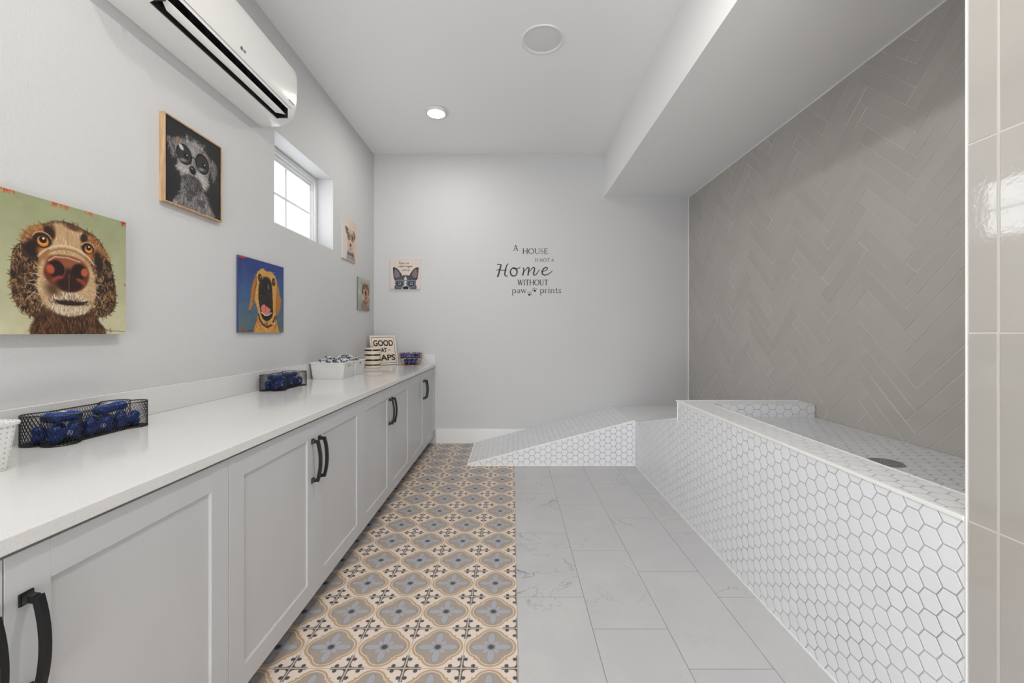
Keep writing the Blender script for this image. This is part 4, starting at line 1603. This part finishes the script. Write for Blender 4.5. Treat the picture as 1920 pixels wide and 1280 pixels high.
# brush script letters of "Home", in design units of their own
HOME = [
    ([(315, 232), (335, 240), (365, 236), (405, 232)], [8, 14, 12, 6]),
    ([(390, 232), (365, 140), (345, 60), (322, 4)], [20, 26, 24, 30]),
    ([(522, 252), (490, 215), (468, 130), (455, 55), (470, 22), (495, 18), (515, 38)], [10, 18, 22, 24, 20, 16, 8]),
    ([(297, 120), (312, 134), (350, 136), (430, 130), (500, 132)], [8, 10, 12, 12, 8]),
    (arcp(622, 96, 62, 74, 100, 460, 26), bowlw(27, 24, 17, 1.2)),
    ([(600, 172), (640, 160), (690, 160), (725, 172), (748, 196)], [20, 18, 14, 12, 8]),
    ([(792, 176), (808, 160), (808, 110), (786, 30)], [14, 18, 22, 22]),
    ([(800, 90), (850, 150), (890, 186), (905, 170), (898, 110), (884, 30)], [10, 12, 18, 20, 22, 22]),
    ([(898, 90), (950, 150), (990, 186), (1010, 170), (1002, 120), (985, 60), (1000, 36), (1030, 44), (1070, 100), (1100, 150)], [10, 12, 18, 20, 22, 24, 20, 16, 12, 8]),
    ([(1130, 104), (1180, 110), (1235, 140), (1246, 172), (1222, 186), (1175, 160), (1146, 110), (1150, 60), (1190, 38), (1250, 50), (1310, 90), (1338, 128)], [8, 12, 16, 18, 18, 20, 24, 24, 20, 16, 12, 8]),
]
KD = .00059032
dec = thing('wall_quote', (.1797, YB, 1.856), 'charcoal lettering on the back wall about a house, a home and paw prints', 'wall lettering')
def word(name, txt, x0, x1, ybase, cap):
    """set a word between x0 and x1 (design units), capital height cap"""
    mb = MB()
    tot = sum(GL[c][0] for c in txt) - .1
    sx = (x1 - x0) / tot
    cx = x0
    for ch in txt:
        wd, strokes = GL[ch]
        for pts, ws_ in strokes:
            w2 = [w_ * cap for w_ in ws_] if isinstance(ws_, list) else ws_ * cap
            ribbon(mb, [(cx + q[0] * sx, ybase + q[1] * cap) for q in pts], w2, .0008, KD, (0, 0, 0))
        cx += wd * sx
    return mb.build('word', M['decal'], dec)
# design frame: x from the photo's lettering, origin at x 895, y up from 700
Y = lambda y: 700 - y
word('w', 'A', 612 - 895, 697 - 895, Y(293), 103)
word('w', 'HOUSE', 783 - 895, 1252 - 895, Y(352), 100)
word('w', 'IS NOT A', 1012 - 895, 1360 - 895, Y(496), 58)
mb = MB()
for pts, ws_ in HOME:
    ribbon(mb, [(q[0] - 895, q[1] + Y(783)) for q in pts], [w_ * 1.15 for w_ in ws_], .0008, KD, (0, 0, 0))
mb.build('word', M['decal'], dec)
word('w', 'WITHOUT', 690 - 895, 1252 - 895, Y(930), 102)
word('w', 'paw', 585 - 895, 852 - 895, Y(1075), 105)
word('w', 'prints', 1103 - 895, 1497 - 895, Y(1072), 105)
def paw(cx, cy, rot_):
    mb = MB()
    def e(x, y, rx, ry):
        c, s_ = math.cos(rot_), math.sin(rot_)
        t = bmesh.new()
        vs = [t.verts.new(((cx + x * c - y * s_ + math.cos(a) * rx) * KD, -.0008, (cy + x * s_ + y * c + math.sin(a) * ry) * KD)) for a in [2 * PI * i / 16 for i in range(16)]]
        t.faces.new(vs)
        mb.take(t)
    e(0, -14, 24, 15)
    e(-8, -6, 14, 12)
    e(8, -6, 14, 12)
    for (x, y) in ((-38, 12), (-16, 34), (14, 34), (38, 12)):
        e(x, y, 8.5, 9)
    return mb.build('paw_print', M['decal'], dec)
paw(915 - 895, Y(1095), -.35)
paw(1008 - 895, Y(1022), .30)

# ================================================================== THINGS ON THE COUNTER
def box_uv(me, s=1.0):
    bm = bmesh.new()
    bm.from_mesh(me)
    L = bm.loops.layers.uv.verify()
    bm.normal_update()
    for f in bm.faces:
        nx, ny, nz = (abs(q) for q in f.normal)
        for l in f.loops:
            x, y, z = l.vert.co
            l[L].uv = (y, x) if nz > .7 else ((y, z) if nx > ny else (x, z))
    bm.to_mesh(me)
    bm.free()


# ---- perforated white baskets
def rrect(hx, hy, r, n=6):
    pts = []
    for (sx, sy, a0) in ((1, 1, 0), (-1, 1, 90), (-1, -1, 180), (1, -1, 270)):
        for i in range(n + 1):
            a = R(a0 + 90 * i / n)
            pts.append((sx * (hx - r) + r * math.cos(a), sy * (hy - r) + r * math.sin(a)))
    return pts


def loft(mb, rings, cap0=True, cap1=True, mat=0):
    t = bmesh.new()
    vs = [[t.verts.new(p) for p in r_] for r_ in rings]
    n = len(vs[0])
    for A, B in zip(vs, vs[1:]):
        for i in range(n):
            t.faces.new((A[i], A[(i + 1) % n], B[(i + 1) % n], B[i]))
    if cap0: t.faces.new(vs[0][::-1])
    if cap1: t.faces.new(vs[-1])
    bmesh.ops.recalc_face_normals(t, faces=t.faces)
    mb.take(t, mat)


def make_basket():
    t = thing('storage_basket', (-1.350, .935, ZCT), 'x', 'basket', 'white perforated plastic baskets on the counter')
    lv = []
    H = .120
    def R_(k, off, z):
        hx, hy = .112 + (.128 - .112) * k + off, .100 + (.109 - .100) * k + off
        return [(x, y, z) for x, y in rrect(hx, hy, .018)]
    rings = [R_(0, 0, .0004), R_(.02, .0008, .003), R_(.93, 0, H - .010), R_(.93, .004, H - .009), R_(1, .0045, H - .002), R_(1, .003, H), R_(1, 0, H - .0005), R_(.93, -.0025, H - .006), R_(.03, -.0025, .004)]
    mb = MB()
    loft(mb, rings)
    body = mb.build('basket_body', M['basket_white'], t)
    cut = MB().box(-.2, .2, -.030, .030, .084, .102, bevel=.008, seg=4).build('cut', M['plastic_white'])
    cut.location = t.location
    def f(o):
        md = o.modifiers.new('b', 'BOOLEAN')
        md.object = cut
        md.operation = 'DIFFERENCE'
        md.solver = 'EXACT'
    baked(body, [f])
    bpy.data.objects.remove(cut)
    box_uv(body.data)
    return t


bk = make_basket()
bk['label'] = 'white perforated plastic basket cut off by the left photo edge, nearest the camera'
b2 = copy_tree(bk)
b2.location = (-1.350, 3.160, ZCT)
b2['label'] = 'white perforated basket full of crinkled packets, nearer of the two side by side'
b3 = copy_tree(bk)
b3.location = (-1.350, 3.392, ZCT)
b3['label'] = 'white perforated basket half hidden behind the other one, beside the striped canister'

# ---- crinkled packets
def make_packet():
    mb = MB()
    rnd = random.Random(3)
    rings = []
    for (x, a, b) in ((-.030, .014, .0012), (-.024, .009, .002), (-.019, .012, .007), (-.008, .015, .0115), (.006, .0155, .012), (.018, .012, .008), (.024, .009, .002), (.031, .015, .0012)):
        ring_ = []
        for k in range(14):
            an = 2 * PI * k / 14
            q = 1 + rnd.uniform(-.12, .12)
            ring_.append((x + rnd.uniform(-.001, .001), math.cos(an) * a * q, math.sin(an) * b * q))
        rings.append(ring_)
    loft(mb, rings)
    return mb.build('wrapped_packet', M['foil'], loc=(0, 0, 0), smooth=30)


pk0 = make_packet()
rnd = random.Random(11)
first_pk = True
for (bx, by, lab, grp) in ((-1.350, 3.160, 'crinkled navy and silver packet heaped in the nearer filled white basket', 'packets in the nearer filled basket'),
                           (-1.350, 3.392, 'crinkled silver packet in the farther white basket by the striped canister', 'packets in the farther filled basket')):
    for (z, nx, ny, sx, sy) in ((.026, 2, 2, .085, .070), (.062, 2, 2, .090, .074), (.098, 3, 3, .070, .060), (.128, 3, 3, .062, .054), (.150, 2, 1, .06, .05)):
        for i in range(nx):
            for j in range(ny):
                o = pk0 if first_pk else pk0.copy()
                if not first_pk:
                    COL.objects.link(o)
                first_pk = False
                o.location = (bx + (i - (nx - 1) / 2) * sx + rnd.uniform(-.004, .004), by + (j - (ny - 1) / 2) * sy + rnd.uniform(-.003, .003), ZCT + z + rnd.uniform(-.003, .003))
                o.rotation_euler = (rnd.uniform(-.5, .5), rnd.uniform(-.25, .25), rnd.uniform(-.5, .5))
                if z > .1:
                    o.rotation_euler = (rnd.uniform(-1.2, 1.2), rnd.uniform(-.5, .5), rnd.uniform(-.9, .9))
                tag(o, lab, 'packet', grp)

# ---- bone-shaped black wire baskets
def bone_radius(an):
    """distance from the centre to the bone outline (long axis y)"""
    dx, dy = math.cos(an), math.sin(an)
    best = 0
    # shaft
    hx, hy = .052, .110
    t_ = min(hx / abs(dx) if abs(dx) > 1e-6 else 9, hy / abs(dy) if abs(dy) > 1e-6 else 9)
    best = t_
    for cx, cy in ((.032, .120), (-.032, .120), (.032, -.120), (-.032, -.120)):
        b_ = dx * cx + dy * cy
        c_ = cx * cx + cy * cy - .041 ** 2
        D = b_ * b_ - c_
        if D > 0:
            best = max(best, b_ + math.sqrt(D))
    return best


def outline(n):
    raw = []
    for i in range(1440):
        a = 2 * PI * i / 1440
        r_ = bone_radius(a)
        raw.append((r_ * math.cos(a), r_ * math.sin(a)))
    L_ = [0]
    for i in range(1440):
        p, q = raw[i], raw[(i + 1) % 1440]
        L_.append(L_[-1] + math.hypot(q[0] - p[0], q[1] - p[1]))
    out = []
    j = 0
    for k in range(n):
        s_ = L_[-1] * k / n
        while L_[j + 1] < s_: j += 1
        f_ = (s_ - L_[j]) / max(1e-9, L_[j + 1] - L_[j])
        p, q = raw[j % 1440], raw[(j + 1) % 1440]
        out.append((p[0] + (q[0] - p[0]) * f_, p[1] + (q[1] - p[1]) * f_))
    return out, L_[-1]


def make_wire_basket():
    t = thing('wire_basket', (-1.395, 1.385, ZCT), 'x', 'basket', 'black bone-shaped wire baskets on the counter')
    n = 108
    ol, per = outline(n * 2)
    H = .090
    rows = 9
    mb = MB()
    for s_ in (1, -1):
        for k in range(n):
            pts = []
            for j in range(rows + 1):
                q = ol[(2 * k + s_ * j) % (2 * n)]
                pts.append((q[0], q[1], .003 + (H - .003) * j / rows))
            mb.tube(pts, .00075, 4)
    mb.build('wire_mesh', M['black_metal'], t)
    mb = MB()
    mb.tube([(x, y, H) for x, y in ol], .0019, 6, closed=True)
    mb.tube([(x, y, .0022) for x, y in ol], .0019, 6, closed=True)
    mb.build('rim', M['black_metal'], t)
    mb = MB()
    for i in range(-15, 16):
        # crossed bottom wires, clipped to the outline
        for s_ in (1, -1):
            seg = []
            for k in range(-40, 41):
                x = i * .0115 + s_ * k * .0045
                y = k * .0045
                a = math.atan2(y, x)
                if math.hypot(x, y) < bone_radius(a) - .0005:
                    seg.append((x, y, .0014))
            if len(seg) > 2:
                mb.tube([seg[0], seg[-1]], .0007, 4)
    mb.build('base_mesh', M['black_metal'], t)
    return t


wk = make_wire_basket()
wk['label'] = 'black bone-shaped wire mesh basket nearest the camera, below the spaniel painting'
wk2 = copy_tree(wk)
wk2.location = (-1.395, 2.565, ZCT)
wk2['label'] = 'black bone-shaped wire mesh basket below the blue labrador painting'

# ---- blue bone-shaped dispensers
def make_bone():
    mb = MB()
    for (x, y) in ((.031, .0125), (.031, -.0125), (-.031, .0125), (-.031, -.0125)):
        t = bmesh.new()
        bmesh.ops.create_icosphere(t, subdivisions=3, radius=.0188)
        bmesh.ops.translate(t, vec=(x, y, 0), verts=t.verts)
        mb.take(t)
    mb.tube([(-.034, 0, 0), (.034, 0, 0)], .0190, 24)
    o = mb.build('bag_dispenser', M['blue'])
    def f1(o):
        m = o.modifiers.new('r', 'REMESH')
        m.mode = 'VOXEL'
        m.voxel_size = .0022
    def f2(o):
        m = o.modifiers.new('s', 'SMOOTH')
        m.iterations = 6
        m.factor = .6
    baked(o, [f1, f2])
    for p in o.data.polygons: p.use_smooth = True
    return o


bone_mesh = make_bone()
def make_dispenser():
    t = thing('bag_dispenser', (0, 0, 0), 'x', 'bag dispenser')
    bone_mesh.name = 'bone_body'
    bone_mesh.parent = t
    mb = MB()
    mb.lathe([(.0125, 0), (.0140, .0015), (.0125, .003), (.0095, .0030), (.0095, .0)], n=24)
    o = mb.build('end_cap_ring', M['blue'], t)
    o.rotation_euler = (0, PI / 2, 0)
    o.location = (.0468, 0, 0)
    mb = MB()
    ring_ = [(math.cos(2 * PI * i / 22) * .0085, .0, math.sin(2 * PI * i / 22) * .0085) for i in range(22)]
    mb.tube([(p[0], p[2], .0190) for p in ring_], .0007, 4, closed=True)
    def blob(x, z, r_):
        mb.lathe([(r_, -.0004), (r_, .0006)], (0, 0, 0), 10) if False else None
        t_ = bmesh.new()
        bmesh.ops.create_circle(t_, cap_ends=True, radius=r_, segments=10)
        bmesh.ops.translate(t_, vec=(x, z, .0194), verts=t_.verts)
        mb.take(t_)
    blob(0, -.0015, .0028)
    for (x, z) in ((-.0042, .0012), (-.0015, .0038), (.0015, .0038), (.0042, .0012)): blob(x, z, .0013)
    mb.build('logo', M['logo_white'], t)
    return t


dsp = make_dispenser()
placed = 0
def put(loc, rot_, label, group, size=(.90, .86, .86)):
    global placed
    if placed == 0:
        o = dsp
    else:
        o = copy_tree(dsp)
    placed += 1
    o.location = loc
    o.rotation_euler = rot_
    o.scale = size
    tag(o, label, 'bag dispenser', group)
    return o
# on edge with the logo to the room: roll 90, yaw 90
g1 = 'blue bone-shaped dispensers in the first black basket'
A = lambda x, y, z: (-1.395 + x, 1.385 + y, ZCT + z)
put(A(.0265, -.104, .0305), (R(88), 0, R(91)), 'blue bone-shaped dispenser with white paw logo at the near end of the first black basket', g1)
put(A(.0265, .000, .0305), (R(92), 0, R(90)), 'blue bone-shaped dispenser with white paw logo at the middle front of the first black basket', g1)
put(A(.0265, .104, .0305), (R(90), 0, R(270)), 'blue bone-shaped dispenser with its round end towards the far front of the first black basket', g1)
for (y_, w_) in ((-.104, 'nearest end of the back row'), (.000, 'middle of the back row'), (.104, 'far end of the back row')):
    put(A(-.0225, y_, .0305), (R(90), 0, R(90)), 'blue bone-shaped dispenser at the ' + w_ + ' in the first black basket', g1)
put(A(.000, -.085, .0760), (R(3), R(2), R(84)), 'blue bone-shaped dispenser lying flat on top of the heap at the near end', g1)
put(A(.006, .062, .0775), (R(-6), R(-7), R(78)), 'blue bone-shaped dispenser lying on top of the heap towards the far end', g1)
g2 = 'blue bone-shaped dispensers in the second black basket'
A = lambda x, y, z: (-1.395 + x, 2.565 + y, ZCT + z)
put(A(.0265, -.104, .0305), (R(88), 0, R(91)), 'blue bone-shaped dispenser at the near end of the second black basket, in front', g2)
lab = 'dark blue bone-shaped dispenser packed into the second black basket'
for (x_, y_, w_) in ((-.0225, -.104, 'near end of the back row'), (.0265, .0, 'middle of the front row'), (.0265, .104, 'far end of the front row'), (-.0225, 0, 'middle of the back row'), (-.0225, .104, 'far end of the back row')):
    put(A(x_, y_, .0305), (R(90), 0, R(90)), 'blue bone-shaped dispenser at the ' + w_ + ' in the second black basket', g2)
put(A(.000, -.100, .0760), (R(4), 0, R(88)), 'blue bone-shaped dispenser lying across the top of the second black basket, near end', g2)
put(A(.004, .060, .0760), (R(-3), 0, R(86)), 'blue bone-shaped dispenser lying along the top of the second black basket, far end', g2)

# ---- gold wire bowl
GB = (-1.065, 4.405, ZCT)
gb = thing('wire_bowl', GB, 'round rose-gold wire bowl full of blue dispensers in front of the back upstand', 'bowl')
prof = [(.092, .0022), (.094, .012), (.104, .034), (.119, .062), (.1255, .085), (.126, .105), (.122, .124)]
def rad(z):
    for (r0_, z0_), (r1_, z1_) in zip(prof, prof[1:]):
        if z0_ <= z <= z1_: return r0_ + (r1_ - r0_) * (z - z0_) / (z1_ - z0_)
    return prof[-1][0]
def circ(r_, z, n=64): return [(r_ * math.cos(2 * PI * i / n), r_ * math.sin(2 * PI * i / n), z) for i in range(n)]
mb = MB()
for k in range(14):
    a = 2 * PI * (k + .5) / 14
    mb.tube([(r_ * math.cos(a), r_ * math.sin(a), z) for r_, z in prof], .0014, 6)
mb.build('ribs', M['gold'], gb)
for z in (.0022, .040, .070, .097):
    MB().tube(circ(rad(z) + .0012, z), .0014 if z > .01 else .0022, 6, closed=True).build('hoop', M['gold'], gb)
MB().tube(circ(.122, .124), .0024, 6, closed=True).build('rim', M['gold'], gb)
mb = MB()
for k in range(7):
    a = PI * k / 7
    mb.tube([(-.092 * math.cos(a), -.092 * math.sin(a), .0024), (.092 * math.cos(a), .092 * math.sin(a), .0024)], .0012, 5)
mb.build('base_wires', M['gold'], gb)
g3 = 'blue bone-shaped dispensers in the gold wire bowl'
lab = 'blue bone-shaped dispenser heaped in the rose-gold wire bowl'
names8 = ['left one of the lower three', 'middle one of the lower three', 'right one of the lower three', 'front one of the top layer', 'middle one of the top layer', 'back one of the top layer', 'leftmost one of the top layer', 'rightmost one of the top layer']
for q8, (x, y, z, rz) in zip(names8, ((-.046, 0, .0360, 90), (0, 0, .0360, 89), (.046, 0, .0360, 90), (0, -.046, .0995, 0), (0, 0, .0995, 1), (0, .046, .0995, 0), (-.0835, 0, .0985, 90), (.0835, 0, .0985, 90))):
    put((GB[0] + x, GB[1] + y, ZCT + z), (R(90), 0, R(rz)), 'blue bone-shaped dispenser in the rose-gold bowl, ' + q8, g3, (.96, 1, 1))

# ---- striped canister
cn = thing('canister', (-1.347, 4.045, ZCT + .0006), 'black and cream striped round canister with a lid, in front of the naps sign', 'canister')
cn_r = .073
zs = [0, .023, .036, .069, .084, .117, .132, .163]
mb = MB()
prev = 0.0
for i in range(len(zs)):
    z0 = zs[i]
    z1 = zs[i + 1] if i + 1 < len(zs) else .166
    r_ = cn_r - (.0025 if i == 0 else 0)
    mb.lathe([(cn_r if i else cn_r - .003, z0), (cn_r, z0 + (.003 if i == 0 else 0)), (cn_r, z1)], n=56, mat=i % 2, cap=(i == 0))
mb.build('jar_body', [M['cream'], M['ceramic_black']], cn, smooth=40)
mb = MB()
mb.lathe([(cn_r - .004, .1662), (cn_r + .001, .1664)], n=56, cap=False)
mb.lathe([(cn_r + .001, .1664), (cn_r + .001, .179)], n=56, mat=1, cap=False)
mb.lathe([(cn_r + .001, .179), (cn_r + .001, .187), (cn_r - .003, .191), (.03, .1935), (.001, .194)], n=56, cap=False)
lid = mb.build('lid', [M['cream'], M['ceramic_black']], cn, smooth=40)
mb = MB()
for s_ in (-.012, 0, .012):
    mb.tube([(s_, 0, .193), (s_, 0, .211)], .0022, 8)
mb.tube([(-.015, 0, .211), (.015, 0, .211)], .0026, 8)
mb.build('knob', M['gold'], lid)

# ---- leaning sign
W_, H_ = .288, .312
sg = thing('naps_sign', (-1.317, 4.373, ZCT + .0048), 'cream board sign reading GOOD AT NAPS leaning in the corner behind the striped canister', 'sign')
lean = math.asin(.078 / H_)
sg.rotation_euler = (-lean, 0, R(45))
mb = MB()
mb.box(-W_ / 2, W_ / 2, .0005, .014, .0006, H_, bevel=.0008)
mb.build('board', M['sign_face'], sg)
mb = MB()
e = .010
for (x0, x1, z0, z1) in ((-W_ / 2, W_ / 2, 0.0004, e), (-W_ / 2, W_ / 2, H_ - e, H_), (-W_ / 2, -W_ / 2 + e, e, H_ - e), (W_ / 2 - e, W_ / 2, e, H_ - e)):
    mb.box(x0, x1, -.004, .0162, z0, z1, bevel=.0008)
mb.build('frame', M['sign_rim'], sg)
mb = MB()
i0, th = .016, .0035
for (x0, x1, z0, z1) in ((-W_ / 2 + i0, W_ / 2 - i0, i0, i0 + th), (-W_ / 2 + i0, W_ / 2 - i0, H_ - i0 - th, H_ - i0), (-W_ / 2 + i0, -W_ / 2 + i0 + th, i0, H_ - i0), (W_ / 2 - i0 - th, W_ / 2 - i0, i0, H_ - i0)):
    mb.box(x0, x1, -.0003, .001, z0, z1)
mb.build('border_line', M['ink'], sg)
def sign_word(txt, cx, cz, w, h, bold):
    me = text_mesh(txt, .08, bold)
    xs = [v.co.x for v in me.vertices]
    ys = [v.co.y for v in me.vertices]
    mx, my = (min(xs) + max(xs)) / 2, (min(ys) + max(ys)) / 2
    sx, sy = w / (max(xs) - min(xs)), h / (max(ys) - min(ys))
    for v in me.vertices:
        x, y, z = v.co
        v.co = ((x - mx) * sx + cx, -.0003 - z, (y - my) * sy + cz)
    me.materials.clear()
    me.materials.append(M['ink'])
    o = bpy.data.objects.new('lettering', me)
    COL.objects.link(o)
    o.parent = sg
sign_word('GOOD', .0, .232, .226, .064, .0022)
sign_word('AT', -.002, .157, .068, .045, .003)
for s_ in (-1, 1):
    MB().box(s_ * .062 - .013 - .002, s_ * .062 + .013 - .002, -.0008, 0, .154, .160).build('dash', M['ink'], sg)
sign_word('NAPS', .0, .076, .236, .064, .0022)
